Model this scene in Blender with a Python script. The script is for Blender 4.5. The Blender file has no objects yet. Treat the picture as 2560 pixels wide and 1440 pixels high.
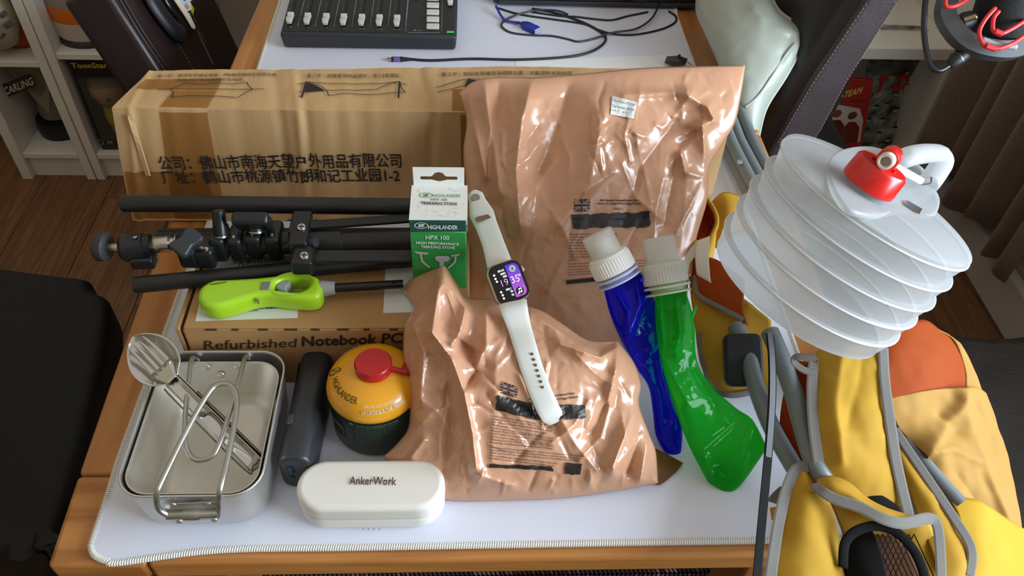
import bpy, bmesh, math, random
import numpy as np
from mathutils import Vector, Matrix, noise
from mathutils.kdtree import KDTree
random.seed(7)
sc = bpy.context.scene
col = sc.collection
V = Vector
R = math.radians
# ------------------------------------------------------------------ camera
FPX = 2032.0
PITCH, YAW, ROLL = R(46.04), R(3.97), R(2.933)
CAM = V((0.3498, -0.3461, 1.4620))
_f = V((math.sin(YAW)*math.cos(PITCH), math.cos(YAW)*math.cos(PITCH), -math.sin(PITCH)))
_r = V((math.cos(YAW), -math.sin(YAW), 0))
_u = _r.cross(_f)
CR = _r*math.cos(ROLL) + _u*math.sin(ROLL)
CU = -_r*math.sin(ROLL) + _u*math.cos(ROLL)
CF = _f
cd = bpy.data.cameras.new('camera')
cd.sensor_width = 36.0
cd.lens = FPX/2560*36
cd.clip_start = 0.02
cam = bpy.data.objects.new('camera', cd)
M = Matrix((CR, CU, -CF)).transposed().to_4x4()
M.translation = CAM
cam.matrix_world = M
col.objects.link(cam)
sc.camera = cam
# ------------------------------------------------------------------ light
sc.view_settings.view_transform = 'Standard'
sc.view_settings.look = 'None'
sc.view_settings.gamma = 1
sc.view_settings.use_curve_mapping = False
sc.view_settings.exposure = -0.08
w = bpy.data.worlds.new('room_world')
w.use_nodes = True
bg = w.node_tree.nodes['Background']
bg.inputs[0].default_value = (1.0, 0.92, 0.82, 1)
bg.inputs[1].default_value = 0.60
sc.world = w
def area(name, loc, target, sx, sy, power, color):
    l = bpy.data.lights.new(name, 'AREA'); l.shape = 'RECTANGLE'; l.size = sx; l.size_y = sy
    l.energy = power; l.color = color
    o = bpy.data.objects.new(name, l); o.location = loc
    o.rotation_euler = (V(target)-V(loc)).to_track_quat('-Z', 'Y').to_euler()
    col.objects.link(o); return o
area('window_daylight', (2.3, -0.5, 1.45), (0.3, 0.25, 0.85), 2.0, 1.1, 142, (0.74, 0.87, 1.0))
# ------------------------------------------------------------------ pixel rays -> points at a known depth
def ray(px, py):
    return CF + CR*((px-1280)/FPX) - CU*((py-720)/FPX)
def at(px, py, z):
    d = ray(px, py); return CAM + d*((z-CAM.z)/d.z)
def aty(px, py, y):
    d = ray(px, py); return CAM + d*((y-CAM.y)/d.y)
def atx(px, py, x):
    d = ray(px, py); return CAM + d*((x-CAM.x)/d.x)
def atp(px, py, p0, n):
    d = ray(px, py); return CAM + d*((V(p0)-CAM).dot(n)/d.dot(n))
def atd(px, py, dist):
    return CAM + ray(px, py)*dist
def proj(P):
    d = V(P)-CAM; z = d.dot(CF); return (1280+FPX*d.dot(CR)/z, 720-FPX*d.dot(CU)/z)
T = 0.754      # top of the desk mat
# ------------------------------------------------------------------ materials
def lin(c):
    def f(v):
        v /= 255.0
        return v/12.92 if v <= .04045 else ((v+.055)/1.055)**2.4
    return (f(c[0]), f(c[1]), f(c[2]), 1)
MATS = {}
def mat(name, c, rough=.5, metal=0.0, var=0.0, vscale=30, c2=None, bump=0.0, bscale=200, coat=0, spec=None, trans=0, stretch=None, detail=4, emit=0, sheen=0):
    if name in MATS: return MATS[name]
    m = bpy.data.materials.new(name); m.use_nodes = True
    nt = m.node_tree; b = nt.nodes['Principled BSDF']
    b.inputs['Base Color'].default_value = lin(c)
    b.inputs['Roughness'].default_value = rough
    b.inputs['Metallic'].default_value = metal
    if coat: b.inputs['Coat Weight'].default_value = coat; b.inputs['Coat Roughness'].default_value = .12
    if spec is not None: b.inputs['Specular IOR Level'].default_value = spec
    if trans: b.inputs['Transmission Weight'].default_value = trans
    if sheen: b.inputs['Sheen Weight'].default_value = sheen
    if emit:
        b.inputs['Emission Color'].default_value = lin(c); b.inputs['Emission Strength'].default_value = emit
    if var or c2 or bump:
        tc = nt.nodes.new('ShaderNodeTexCoord')
        mp = nt.nodes.new('ShaderNodeMapping'); nt.links.new(tc.outputs['Object'], mp.inputs[0])
        if stretch: mp.inputs['Scale'].default_value = stretch
    if var or c2:
        n = nt.nodes.new('ShaderNodeTexNoise'); n.inputs['Scale'].default_value = vscale; n.inputs['Detail'].default_value = detail
        nt.links.new(mp.outputs[0], n.inputs['Vector'])
        rp = nt.nodes.new('ShaderNodeValToRGB')
        a = lin(c); k = c2 and lin(c2) or tuple(x*(1-var) for x in a[:3])+(1,)
        rp.color_ramp.elements[0].position = .35; rp.color_ramp.elements[1].position = .65
        rp.color_ramp.elements[0].color = k; rp.color_ramp.elements[1].color = a
        nt.links.new(n.outputs['Fac'], rp.inputs[0]); nt.links.new(rp.outputs[0], b.inputs['Base Color'])
    if bump:
        n2 = nt.nodes.new('ShaderNodeTexNoise'); n2.inputs['Scale'].default_value = bscale; n2.inputs['Detail'].default_value = 5
        nt.links.new(mp.outputs[0], n2.inputs['Vector'])
        bp = nt.nodes.new('ShaderNodeBump'); bp.inputs['Strength'].default_value = bump; bp.inputs['Distance'].default_value = .002
        nt.links.new(n2.outputs['Fac'], bp.inputs['Height']); nt.links.new(bp.outputs[0], b.inputs['Normal'])
    MATS[name] = m; return m
def film(name, c, tint, opaque, rough=.15, transl=0.0, bump=0.0, tcol=None, spec=.5):
    """thin see-through sheet: tinted transparency + glossy/translucent plastic"""
    m = bpy.data.materials.new(name); m.use_nodes = True; nt = m.node_tree
    b = nt.nodes['Principled BSDF']; out = nt.nodes['Material Output']
    b.inputs['Base Color'].default_value = lin(c); b.inputs['Roughness'].default_value = rough
    b.inputs['Specular IOR Level'].default_value = spec
    tr = nt.nodes.new('ShaderNodeBsdfTransparent'); tr.inputs[0].default_value = lin(tint)
    surf = b.outputs[0]
    if transl:
        tl = nt.nodes.new('ShaderNodeBsdfTranslucent'); tl.inputs[0].default_value = lin(tcol or c)
        mx = nt.nodes.new('ShaderNodeMixShader'); mx.inputs[0].default_value = transl
        nt.links.new(b.outputs[0], mx.inputs[1]); nt.links.new(tl.outputs[0], mx.inputs[2]); surf = mx.outputs[0]
    m2 = nt.nodes.new('ShaderNodeMixShader'); m2.inputs[0].default_value = opaque
    nt.links.new(tr.outputs[0], m2.inputs[1]); nt.links.new(surf, m2.inputs[2]); nt.links.new(m2.outputs[0], out.inputs[0])
    if bump:
        tc = nt.nodes.new('ShaderNodeTexCoord'); n2 = nt.nodes.new('ShaderNodeTexNoise'); n2.inputs['Scale'].default_value = 60
        nt.links.new(tc.outputs['Object'], n2.inputs['Vector'])
        bp = nt.nodes.new('ShaderNodeBump'); bp.inputs['Strength'].default_value = bump; bp.inputs['Distance'].default_value = .002
        nt.links.new(n2.outputs['Fac'], bp.inputs['Height']); nt.links.new(bp.outputs[0], b.inputs['Normal'])
    return m
def wood(name, c, c2, along='Y', scale=1.0, rough=.45, bump=.15):
    m = bpy.data.materials.new(name); m.use_nodes = True; nt = m.node_tree; b = nt.nodes['Principled BSDF']
    tc = nt.nodes.new('ShaderNodeTexCoord'); mp = nt.nodes.new('ShaderNodeMapping')
    s = {'Y': (14, 1.0, 14), 'X': (1.0, 14, 14), 'Z': (14, 14, 1.0)}[along]
    mp.inputs['Scale'].default_value = tuple(k*scale for k in s)
    oi = nt.nodes.new('ShaderNodeObjectInfo')
    ad = nt.nodes.new('ShaderNodeVectorMath'); ad.operation = 'ADD'
    cb = nt.nodes.new('ShaderNodeCombineXYZ')
    ml = nt.nodes.new('ShaderNodeMath'); ml.operation = 'MULTIPLY'; ml.inputs[1].default_value = 40
    nt.links.new(oi.outputs['Random'], ml.inputs[0])
    for i in range(3): nt.links.new(ml.outputs[0], cb.inputs[i])
    nt.links.new(tc.outputs['Object'], ad.inputs[0]); nt.links.new(cb.outputs[0], ad.inputs[1]); nt.links.new(ad.outputs[0], mp.inputs[0])
    n = nt.nodes.new('ShaderNodeTexNoise'); n.inputs['Scale'].default_value = 2.2; n.inputs['Detail'].default_value = 7; n.inputs['Distortion'].default_value = 1.2
    nt.links.new(mp.outputs[0], n.inputs['Vector'])
    rp = nt.nodes.new('ShaderNodeValToRGB'); rp.color_ramp.elements[0].position = .36; rp.color_ramp.elements[1].position = .66
    rp.color_ramp.elements[0].color = lin(c2); rp.color_ramp.elements[1].color = lin(c)
    nt.links.new(n.outputs['Fac'], rp.inputs[0]); nt.links.new(rp.outputs[0], b.inputs['Base Color'])
    b.inputs['Roughness'].default_value = rough
    bp = nt.nodes.new('ShaderNodeBump'); bp.inputs['Strength'].default_value = bump; bp.inputs['Distance'].default_value = .001
    nt.links.new(n.outputs['Fac'], bp.inputs['Height']); nt.links.new(bp.outputs[0], b.inputs['Normal'])
    return m
# ------------------------------------------------------------------ object helpers
def tag(o, label=None, cat=None, group=None, kind=None):
    if label: o['label'] = label
    if cat: o['category'] = cat
    if group: o['group'] = group
    if kind: o['kind'] = kind
    return o
def thing(name, loc, label, cat, group=None):
    o = bpy.data.objects.new(name, None); o.location = loc; o.empty_display_size = .02
    col.objects.link(o); return tag(o, label, cat, group)
def world_loc(o):
    p = V(o.location)
    while o.parent: o = o.parent; p = p + V(o.location)
    return p
class MB:
    def __init__(s): s.v = []; s.f = []
    def add(s, vs, fs):
        k = len(s.v); s.v += [V(p) for p in vs]; s.f += [tuple(i+k for i in f) for f in fs]; return s
    def box(s, a, b):
        x0, y0, z0 = a; x1, y1, z1 = b
        return s.hexa([(x0,y0,z0),(x1,y0,z0),(x1,y1,z0),(x0,y1,z0),(x0,y0,z1),(x1,y0,z1),(x1,y1,z1),(x0,y1,z1)])
    def hexa(s, p):
        return s.add(p, [(0,3,2,1),(4,5,6,7),(0,1,5,4),(1,2,6,5),(2,3,7,6),(3,0,4,7)])
    def obox(s, c, ax, ay, az):       # oriented box, half-axis vectors
        c, ax, ay, az = V(c), V(ax), V(ay), V(az)
        return s.hexa([c-ax-ay-az, c+ax-ay-az, c+ax+ay-az, c-ax+ay-az, c-ax-ay+az, c+ax-ay+az, c+ax+ay+az, c-ax+ay+az])
    def tube(s, pts, r, n=12, cap=True, flat=None):
        pts = [V(p) for p in pts]; rs = r if isinstance(r, (list, tuple)) else [r]*len(pts)
        rings = []; t0 = (pts[1]-pts[0]).normalized()
        a = t0.orthogonal().normalized()
        for i, p in enumerate(pts):
            t = (pts[min(i+1, len(pts)-1)]-pts[max(i-1, 0)]).normalized()
            a = (a - t*a.dot(t)).normalized(); b = t.cross(a)
            if flat: a2, b2 = flat(i, t, a, b)
            else: a2, b2 = a, b
            rings.append([p + a2*(rs[i]*math.cos(2*math.pi*k/n)) + b2*(rs[i]*math.sin(2*math.pi*k/n)) for k in range(n)])
        vs = [q for rg in rings for q in rg]; fs = []
        for i in range(len(rings)-1):
            for k in range(n):
                k2 = (k+1) % n
                fs.append((i*n+k, i*n+k2, (i+1)*n+k2, (i+1)*n+k))
        if cap: fs.append(tuple(range(n))[::-1]); fs.append(tuple((len(rings)-1)*n+k for k in range(n)))
        return s.add(vs, fs)
    def lathe(s, prof, c=(0,0,0), ax=(0,0,1), n=32, cap=False, a0=0, a1=2*math.pi, ref=None):
        ax = V(ax).normalized(); x = V(ref).normalized() if ref else ax.orthogonal().normalized()
        x = (x-ax*x.dot(ax)).normalized(); y = ax.cross(x); c = V(c)
        full = abs(a1-a0-2*math.pi) < 1e-6; m = n if full else n+1; vs = []
        for (rr, h) in prof:
            for k in range(m):
                t = a0+(a1-a0)*k/n
                vs.append(c+ax*h+(x*math.cos(t)+y*math.sin(t))*rr)
        fs = []
        for i in range(len(prof)-1):
            for k in range(n):
                k2 = (k+1) % m
                fs.append((i*m+k, i*m+k2, (i+1)*m+k2, (i+1)*m+k))
        if cap: fs.append(tuple(range(m))[::-1]); fs.append(tuple((len(prof)-1)*m+k for k in range(m)))
        return s.add(vs, fs)
    def grid(s, rows, close=False):
        nr, nc = len(rows), len(rows[0]); fs = []
        for i in range(nr-1):
            for j in range(nc-1 if not close else nc):
                j2 = (j+1) % nc
                fs.append((i*nc+j, i*nc+j2, (i+1)*nc+j2, (i+1)*nc+j))
        return s.add([p for r_ in rows for p in r_], fs)
    def prism(s, pts, d):              # polygon (3D points) extruded by vector d
        pts = [V(p) for p in pts]; d = V(d); n = len(pts)
        return s.add(pts+[p+d for p in pts], [tuple(range(n))[::-1], tuple(range(n, 2*n))]+[(i, (i+1) % n, n+(i+1) % n, n+i) for i in range(n)])
    def build(s, name, m, parent=None, smooth=False, bevel=0, seg=2, subsurf=0, solid=0, soff=0, weld=False, angle=40):
        me = bpy.data.meshes.new(name)
        base = world_loc(parent) if parent else V((0,0,0))
        me.from_pydata([tuple(p-base) for p in s.v], [], s.f); me.update()
        bm = bmesh.new(); bm.from_mesh(me)
        if weld: bmesh.ops.remove_doubles(bm, verts=bm.verts, dist=1e-5)
        bmesh.ops.recalc_face_normals(bm, faces=bm.faces)
        bm.to_mesh(me); bm.free()
        o = bpy.data.objects.new(name, me); col.objects.link(o)
        if parent: o.parent = parent
        if m: me.materials.append(m)
        if solid:
            md = o.modifiers.new('s', 'SOLIDIFY'); md.thickness = solid; md.offset = soff
        if bevel:
            md = o.modifiers.new('b', 'BEVEL'); md.width = bevel; md.segments = seg; md.limit_method = 'ANGLE'; md.angle_limit = R(35)
        if subsurf:
            md = o.modifiers.new('u', 'SUBSURF'); md.levels = subsurf; md.render_levels = subsurf
        if smooth or bevel or subsurf:
            for p in me.polygons: p.use_smooth = True
            if not subsurf:
                try: me.set_sharp_from_angle(angle=R(angle))
                except Exception: pass
        return o
def smooth_path(pts, n=8, closed=False):
    pts = [V(p) for p in pts]; out = []; N = len(pts)
    for i in range(N if closed else N-1):
        if closed: p0, p1, p2, p3 = pts[i-1], pts[i], pts[(i+1) % N], pts[(i+2) % N]
        else: p0, p1, p2, p3 = pts[max(i-1, 0)], pts[i], pts[i+1], pts[min(i+2, N-1)]
        for k in range(n):
            t = k/n; t2 = t*t; t3 = t2*t
            out.append(.5*((2*p1)+(p2-p0)*t+(2*p0-5*p1+4*p2-p3)*t2+(3*p1-p0-3*p2+p3)*t3))
    if not closed: out.append(pts[-1])
    return out
def resample(pts, n):
    pts = [V(p) for p in pts]; L = [0]
    for a, b in zip(pts, pts[1:]): L.append(L[-1]+(b-a).length)
    out = []; j = 0
    for i in range(n):
        d = L[-1]*i/(n-1)
        while j < len(pts)-2 and L[j+1] < d: j += 1
        t = (d-L[j])/max(1e-12, L[j+1]-L[j]); out.append(pts[j].lerp(pts[j+1], min(1, max(0, t))))
    return out
def solid_curve(loops, depth, bevel, fmap, res=2):
    """2D closed loops (first outline, others holes), extruded with rounded edge, mapped to 3D by fmap(x,y,h)"""
    c = bpy.data.curves.new('tmp', 'CURVE'); c.dimensions = '2D'; c.fill_mode = 'BOTH'
    c.extrude = max(depth/2-bevel, 0); c.bevel_depth = bevel; c.bevel_resolution = res; c.offset = -bevel
    for lp in loops:
        sp = c.splines.new('POLY'); sp.points.add(len(lp)-1); sp.use_cyclic_u = True
        for q, p in zip(sp.points, lp): q.co = (p[0], p[1], 0, 1)
    o = bpy.data.objects.new('tmp', c); col.objects.link(o)
    dg = bpy.context.evaluated_depsgraph_get(); me = bpy.data.meshes.new_from_object(o.evaluated_get(dg))
    mb = MB().add([fmap(v.co.x, v.co.y, v.co.z+depth/2) for v in me.vertices], [tuple(p.vertices) for p in me.polygons])
    bpy.data.objects.remove(o); bpy.data.curves.remove(c); bpy.data.meshes.remove(me)
    return mb
_tc = {}
def text_mesh(body, bold=0.0, spacing=1.0):
    k = (body, bold, spacing)
    if k in _tc: return _tc[k]
    c = bpy.data.curves.new('tmp', 'FONT'); c.body = body; c.offset = bold; c.space_character = spacing; c.resolution_u = 2
    o = bpy.data.objects.new('tmp', c); col.objects.link(o)
    dg = bpy.context.evaluated_depsgraph_get(); me = bpy.data.meshes.new_from_object(o.evaluated_get(dg))
    vs = [(v.co.x, v.co.y) for v in me.vertices]; fs = [tuple(p.vertices) for p in me.polygons]
    bpy.data.objects.remove(o); bpy.data.curves.remove(c); bpy.data.meshes.remove(me)
    _tc[k] = (vs, fs); return _tc[k]
def text_into(mb, body, fmap, bold=0.0, cap=.7, spacing=1.0, width=None):
    """adds text; fmap(u 0..1 along baseline, v 0..1 cap height); heavier strokes by overprinting"""
    vs, fs = text_mesh(body, 0, spacing)
    if not vs: return mb
    x0 = min(p[0] for p in vs); x1 = max(p[0] for p in vs)
    sh = [(0, 0)] if bold < .012 else [(-bold, 0), (bold, 0), (0, bold), (0, -bold)]
    for k, (dx, dy) in enumerate(sh):
        mb.add([fmap((p[0]+dx-x0)/(x1-x0), (p[1]+dy)/cap)-CF*(.00012*k) for p in vs], fs)
    return mb
def plane_map(A, B, H, off=.0004):
    A, B, H = V(A), V(B), V(H); n = (B-A).cross(H).normalized()*off
    return lambda u, v: A+(B-A)*u+H*v+n
def ptext(mb, body, A, B, H, **k): return text_into(mb, body, plane_map(A, B, H, k.pop('off', .0004)), **k)
def quad_decal(mb, f, nx=1, ny=1, poly=None):
    """grid over unit square mapped by f(u,v)"""
    return mb.grid([[f(i/nx, j/ny) for i in range(nx+1)] for j in range(ny+1)])
def circ(cx, cy, r, n=16, ry=None): return [(cx+r*math.cos(2*math.pi*k/n), cy+(ry or r)*math.sin(2*math.pi*k/n)) for k in range(n)]
def rrect(x0, y0, x1, y1, r, n=6):
    out = []
    for cx, cy, a in ((x1-r, y1-r, 0), (x0+r, y1-r, 90), (x0+r, y0+r, 180), (x1-r, y0+r, 270)):
        for k in range(n+1):
            t = R(a+90*k/n); out.append((cx+r*math.cos(t), cy+r*math.sin(t)))
    return out
def crease_set(n, box, seed, ang=(50, 130), L=(50, 190), amp=.0035, w=(5, 10)):
    """random fine creases of plastic film"""
    rnd = random.Random(seed); out = []
    for _ in range(n):
        x, y = rnd.uniform(box[0], box[2]), rnd.uniform(box[1], box[3]); a = R(rnd.uniform(*ang)); l = rnd.uniform(*L)
        b = a+rnd.uniform(-.5, .5); p1 = (x+math.cos(a)*l*.5, y+math.sin(a)*l*.5); p2 = (p1[0]+math.cos(b)*l*.5, p1[1]+math.sin(b)*l*.5)
        out.append(([(x, y), p1, p2], rnd.choice((-1, 1, 1))*rnd.uniform(.3, 1)*amp, rnd.uniform(*w)))
    return out
class Sheet:
    """soft pouch: four pixel borders on a tilted plane (Coons patch), filled out by height along the plane normal"""
    def __init__(s, p0, n, top, bot, left, right, nu=80, nv=70, amp=.03, folds=(), back=.3, power=.5, crinkle=.0015, cscale=18, hmod=None, seed=0, sm=True, sharp=1.3):
        s.sharp = sharp
        s.p0, s.n = V(p0), V(n).normalized(); s.amp = amp; s.folds = folds
        pr = lambda l: resample([V((x, y, 0)) for x, y in l] if not sm else smooth_path([V((x, y, 0)) for x, y in l], 6), 0 or 2)
        def rs(l, k):
            q = [V((x, y, 0)) for x, y in l]
            return resample(smooth_path(q, 6) if sm else q, k)
        t, b, l, r = rs(top, nu), rs(bot, nu), rs(left, nv), rs(right, nv)
        s.rows = []; s.h = []; s.px = []
        s.crinkle, s.cscale, s.hmod, s.seed, s.power = crinkle, cscale, hmod, seed, power
        for j in range(nv):
            v = j/(nv-1); row = []; hr = []; pxr = []
            for i in range(nu):
                u = i/(nu-1)
                P = t[i]*(1-v)+b[i]*v+l[j]*(1-u)+r[j]*u-(t[0]*(1-u)*(1-v)+t[-1]*u*(1-v)+b[0]*(1-u)*v+b[-1]*u*v)
                h = s.height(P.x, P.y, u, v)
                row.append(atp(P.x, P.y, s.p0, s.n)); hr.append(h); pxr.append((P.x, P.y))
            s.rows.append(row); s.h.append(hr); s.px.append(pxr)
        X = np.array([[q[0] for q in r_] for r_ in s.px]); Y = np.array([[q[1] for q in r_] for r_ in s.px]); Hh = np.array(s.h)
        uu = np.linspace(0, 1, nu)[None, :]; vv = np.linspace(0, 1, nv)[:, None]
        edge = np.minimum(1, 12*np.minimum(np.minimum(uu, 1-uu), np.minimum(vv, 1-vv)))
        for pts, a, wd in s.folds:
            d = np.full(X.shape, 1e9)
            for (ax, ay), (bx, by) in zip(pts, pts[1:]):
                L2 = (bx-ax)**2+(by-ay)**2
                t_ = np.clip(((X-ax)*(bx-ax)+(Y-ay)*(by-ay))/max(L2, 1e-9), 0, 1)
                d = np.minimum(d, np.hypot(X-ax-t_*(bx-ax), Y-ay-t_*(by-ay)))
            Hh = Hh + a*np.exp(-np.abs(d/wd)**s.sharp)*edge
        s.h = Hh.tolist()
        s.nu, s.nv, s.back = nu, nv, back
    def height(s, x, y, u, v):
        pil = (max(0, 4*u*(1-u))**s.power)*(max(0, 4*v*(1-v))**s.power)
        h = s.amp*pil
        edge = min(1, 12*min(u, 1-u, v, 1-v))
        if s.crinkle:
            q = V((x/1000*s.cscale, y/1000*s.cscale, s.seed))
            r1 = 1-abs(noise.noise(q))*2; r2 = 1-abs(noise.noise(q*2.3+V((7, 3, 1))))*2
            h += s.crinkle*(r1*1.2+r2*.6)*edge
        if s.hmod: h += s.hmod(x, y, u, v)*edge
        return h
    def pts(s): return [[atp(q[0], q[1], s.p0+s.n*h, s.n) for q, h in zip(r, hr)] for r, hr in zip(s.px, s.h)]
    def build(s, name, m, parent):
        mb = MB(); F = s.pts(); B = [[p-s.n*max(.0012, s.back*abs(h)) if 0 < j < s.nu-1 and 0 < i < s.nv-1 else q for j, (p, h, q) in enumerate(zip(r, hr, fr))] for i, (r, hr, fr) in enumerate(zip(s.rows, s.h, F))]
        mb.grid(F); mb.grid([r[::-1] for r in B])
        return mb.build(name, m, parent, smooth=True, weld=True, angle=180)
    def surf(s, x, y, off=.0006):
        """nearest grid cell in pixel space -> point on front surface"""
        if not hasattr(s, 'kd'):
            s.kd = KDTree(s.nu*s.nv)
            for j in range(s.nv):
                for i in range(s.nu): s.kd.insert((s.px[j][i][0], s.px[j][i][1], 0), j*s.nu+i)
            s.kd.balance()
        _, k, _ = s.kd.find((x, y, 0)); j, i = divmod(k, s.nu)
        i = min(max(i, 1), s.nu-2); j = min(max(j, 1), s.nv-2)
        # inverse distance weighting over 3x3
        W = 0; H = 0
        for jj in (j-1, j, j+1):
            for ii in (i-1, i, i+1):
                q = s.px[jj][ii]; d = (q[0]-x)**2+(q[1]-y)**2
                wt = math.exp(-d/ (2*5.0**2)); W += wt; H += wt*s.h[jj][ii]
        h = H/W if W > 1e-9 else s.h[j][i]
        return atp(x, y, s.p0+s.n*(h+off), s.n)
def union_jack(mb, f):
    def q(p, n=3):
        if len(p) == 3: mb.add([f(*a) for a in p], [(0, 1, 2)])
        else:
            a, b, c, d = p
            mb.grid([[f(*(V((*a, 0)).lerp(V((*b, 0)), i/n).lerp(V((*d, 0)).lerp(V((*c, 0)), i/n), j/2))[:2]) for i in range(n+1)] for j in range(3)])
    q([(0, .41), (1, .41), (1, .59), (0, .59)], 8); q([(.43, 0), (.57, 0), (.57, .36), (.43, .36)]); q([(.43, .64), (.57, .64), (.57, 1), (.43, 1)])
    for sx in (0, 1):
        for sy in (0, 1):
            g = lambda x, y: (1-x if sx else x, 1-y if sy else y)
            q([g(.16, 0), g(.37, 0), g(.37, .26)]); q([g(0, .14), g(0, .34), g(.24, .34)])
            q([g(.0, .0), g(.06, .0), g(.37, .31), g(.37, .35)], 2)
# ================================================================== SETTING
wall_paint = mat('wall_paint', (176, 168, 152), .85, bump=.05)
M_white = mat('white_laminate', (236, 231, 221), .5, var=.05, vscale=8)
M_oakfl = [wood('floor_oak_%d' % i, c, c2, 'Y', 2.2, .5) for i, (c, c2) in enumerate((((138, 95, 60), (108, 71, 45)), ((133, 91, 58), (104, 69, 43)), ((142, 98, 62), (111, 74, 46))))]
fl = tag(MB().box((-1.6, -1.4, -.03), (1.7, 1.9, -.006)).build('floor', mat('floor_gap', (30, 20, 13), .9)), kind='structure')
pw = .19
plank_me = {}
ix = 0
x = -1.6
while x < 1.69:
    y = -1.4 - (ix % 3)*.4
    while y < 1.88:
        y0, y1 = max(y, -1.4), min(y+1.2, 1.9)
        if y1-y0 > .02:
            k = (round(y1-y0, 3), ix % 3)
            if k not in plank_me:
                o = MB().box((.0008, .0008, -.006), (pw-.0008, y1-y0-.0008, 0)).build('plank', M_oakfl[ix % 3], None, bevel=.0008, seg=1); plank_me[k] = o.data
            else:
                o = bpy.data.objects.new('plank', plank_me[k]); col.objects.link(o)
                md = o.modifiers.new('b', 'BEVEL'); md.width = .0008; md.segments = 1
            o.location = (x, y0, 0); o.parent = fl
        y += 1.2
    x += pw; ix += 1
tag(MB().box((-1.65, 1.74, 0), (1.75, 1.80, 2.4)).build('wall_back', wall_paint), kind='structure')
tag(MB().box((1.66, -1.4, 0), (1.72, 1.74, .82)).build('wall_right', mat('wall_white', (196, 190, 178), .85)), kind='structure')
tag(MB().box((-1.36, -1.4, 0), (-1.30, 1.74, 2.4)).build('wall_left', mat('wall_cream', (190, 176, 148), .85)), kind='structure')
tag(MB().box((1.632, -1.4, 0), (1.66, 1.44, .13)).build('baseboard_right', mat('baseboard_paint', (206, 200, 190), .5), bevel=.008), kind='structure')
tag(MB().box((-1.30, -1.4, 0), (-1.285, 1.74, .09)).build('baseboard_left', wood('skirting_wood', (96, 66, 42), (66, 44, 28), 'Y')), kind='structure')
tag(MB().box((-1.36, -1.46, 0), (1.72, -1.40, 2.4)).build('wall_front_added', wall_paint), kind='structure')  # unseen wall added behind the camera to cut ambient light on front faces
wr_ = bpy.data.objects['wall_right']
for a, b in (((1.66, .80, .82), (1.72, 1.74, 2.4)), ((1.66, -1.4, .82), (1.72, -1.0, 2.4)), ((1.66, -1.0, 2.1), (1.72, .80, 2.4))): MB().box(a, b).build('wall_panel', MATS['wall_white'], wr_)
# window above the sill on the right (source of the daylight, outside the frame)
wf = MB()
for a, b in (((1.62, -1.0, .82), (1.70, -.92, 2.1)), ((1.62, .72, .82), (1.70, .80, 2.1)), ((1.62, -1.0, .82), (1.70, .80, .88)), ((1.62, -1.0, 2.04), (1.70, .80, 2.1))): wf.box(a, b)
tag(wf.build('window_1', MATS['baseboard_paint'], bevel=.004), kind='structure')
# curtain
M_curt = mat('brown_curtain_cloth', (138, 116, 98), .95, var=.18, vscale=160, bump=.5, bscale=500, sheen=.3)
rows = []
for j in range(30):
    z = 2.2-(2.2-.155)*j/29; row = []
    for i in range(90):
        t = i/89; yy = .93+.51*t
        row.append((1.60-.028*math.sin(t*34+.4*math.sin(z*2))-.018*math.sin(t*13+1), yy, z+.02*math.sin(t*20)))
    rows.append(row)
cur = MB().grid(rows).build('curtain', M_curt, smooth=True, solid=.004, angle=180)
tag(cur, 'long brown woven curtain hanging in folds at the right wall', 'curtain')
# ================================================================== TABLE
Mt = wood('table_oak_long', (196, 134, 70), (164, 104, 48), 'Y', .9, .42)
Mtx = wood('table_oak_cross', (194, 132, 68), (162, 102, 46), 'X', .9, .42)
tb = thing('dining_table', (.37, .75, 0), 'oak dining table under the white desk mat', 'table')
TX0, TX1, TY0, TY1 = -.030, .772, -.008, 1.62
def bow(y):   # slightly bowed long sides
    t = (y-.6)/.65
    return .014*(1-t*t) if abs(t) < 1 else 0
def plank_strip(x0, x1, y0, y1, sideL, sideR, m, round_front=False):
    n = 14; rows = []
    for j in range(n+1):
        yy = y0+(y1-y0)*j/n
        rows.append((x0-(bow(yy) if sideL else 0), x1+(bow(yy) if sideR else 0), yy))
    mb = MB(); top = []; bot = []
    for a, b, yy in rows: top.append([(a, yy, .75), (b, yy, .75)]); bot.append([(a, yy, .722), (b, yy, .722)])
    mb.grid(top); mb.grid([r_[::-1] for r_ in bot])
    mb.grid([[top[j][0], bot[j][0]] for j in range(n+1)]); mb.grid([[bot[j][1], top[j][1]] for j in range(n+1)])
    mb.grid([bot[0], top[0]]); mb.grid([top[-1], bot[-1]])
    return mb.build('board', m, tb, bevel=.005, seg=3, weld=True)
g = .0012
plank_strip(TX0, .055, TY0, .085, True, False, Mtx)
plank_strip(TX0, .055, .085+g, TY1, True, False, Mt)
plank_strip(.055+g, .685, TY0, .085, False, False, Mtx)
cx = [.055+g, .21, .37, .53, .685]
for a, b in zip(cx, cx[1:]): plank_strip(a+g/2, b-g/2, .085+g, TY1, False, False, Mt)
plank_strip(.685+g, TX1, TY0, .665, False, True, Mt)
plank_strip(.685+g, TX1, .665+g, TY1, False, True, Mt)
MB().box((.03, .10, .64), (.72, .125, .722)).build('apron', Mtx, tb, bevel=.003)
MB().box((.03, 1.55, .64), (.72, 1.575, .722)).build('apron', Mtx, tb, bevel=.003)
MB().box((.03, .125, .64), (.055, 1.55, .722)).build('apron', Mt, tb, bevel=.003)
MB().box((.695, .125, .64), (.72, 1.55, .722)).build('apron', Mt, tb, bevel=.003)
Mtz = wood('table_oak_leg', (182, 122, 62), (146, 92, 42), 'Z', .9, .42)
for a, b in ((.015, .06), (.665, .06), (.015, 1.52), (.665, 1.52)):
    MB().box((a, b, .0165 if b < 1 else 0), (a+.065, b+.065, .722)).build('leg', Mtz, tb, bevel=.004)
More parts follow.
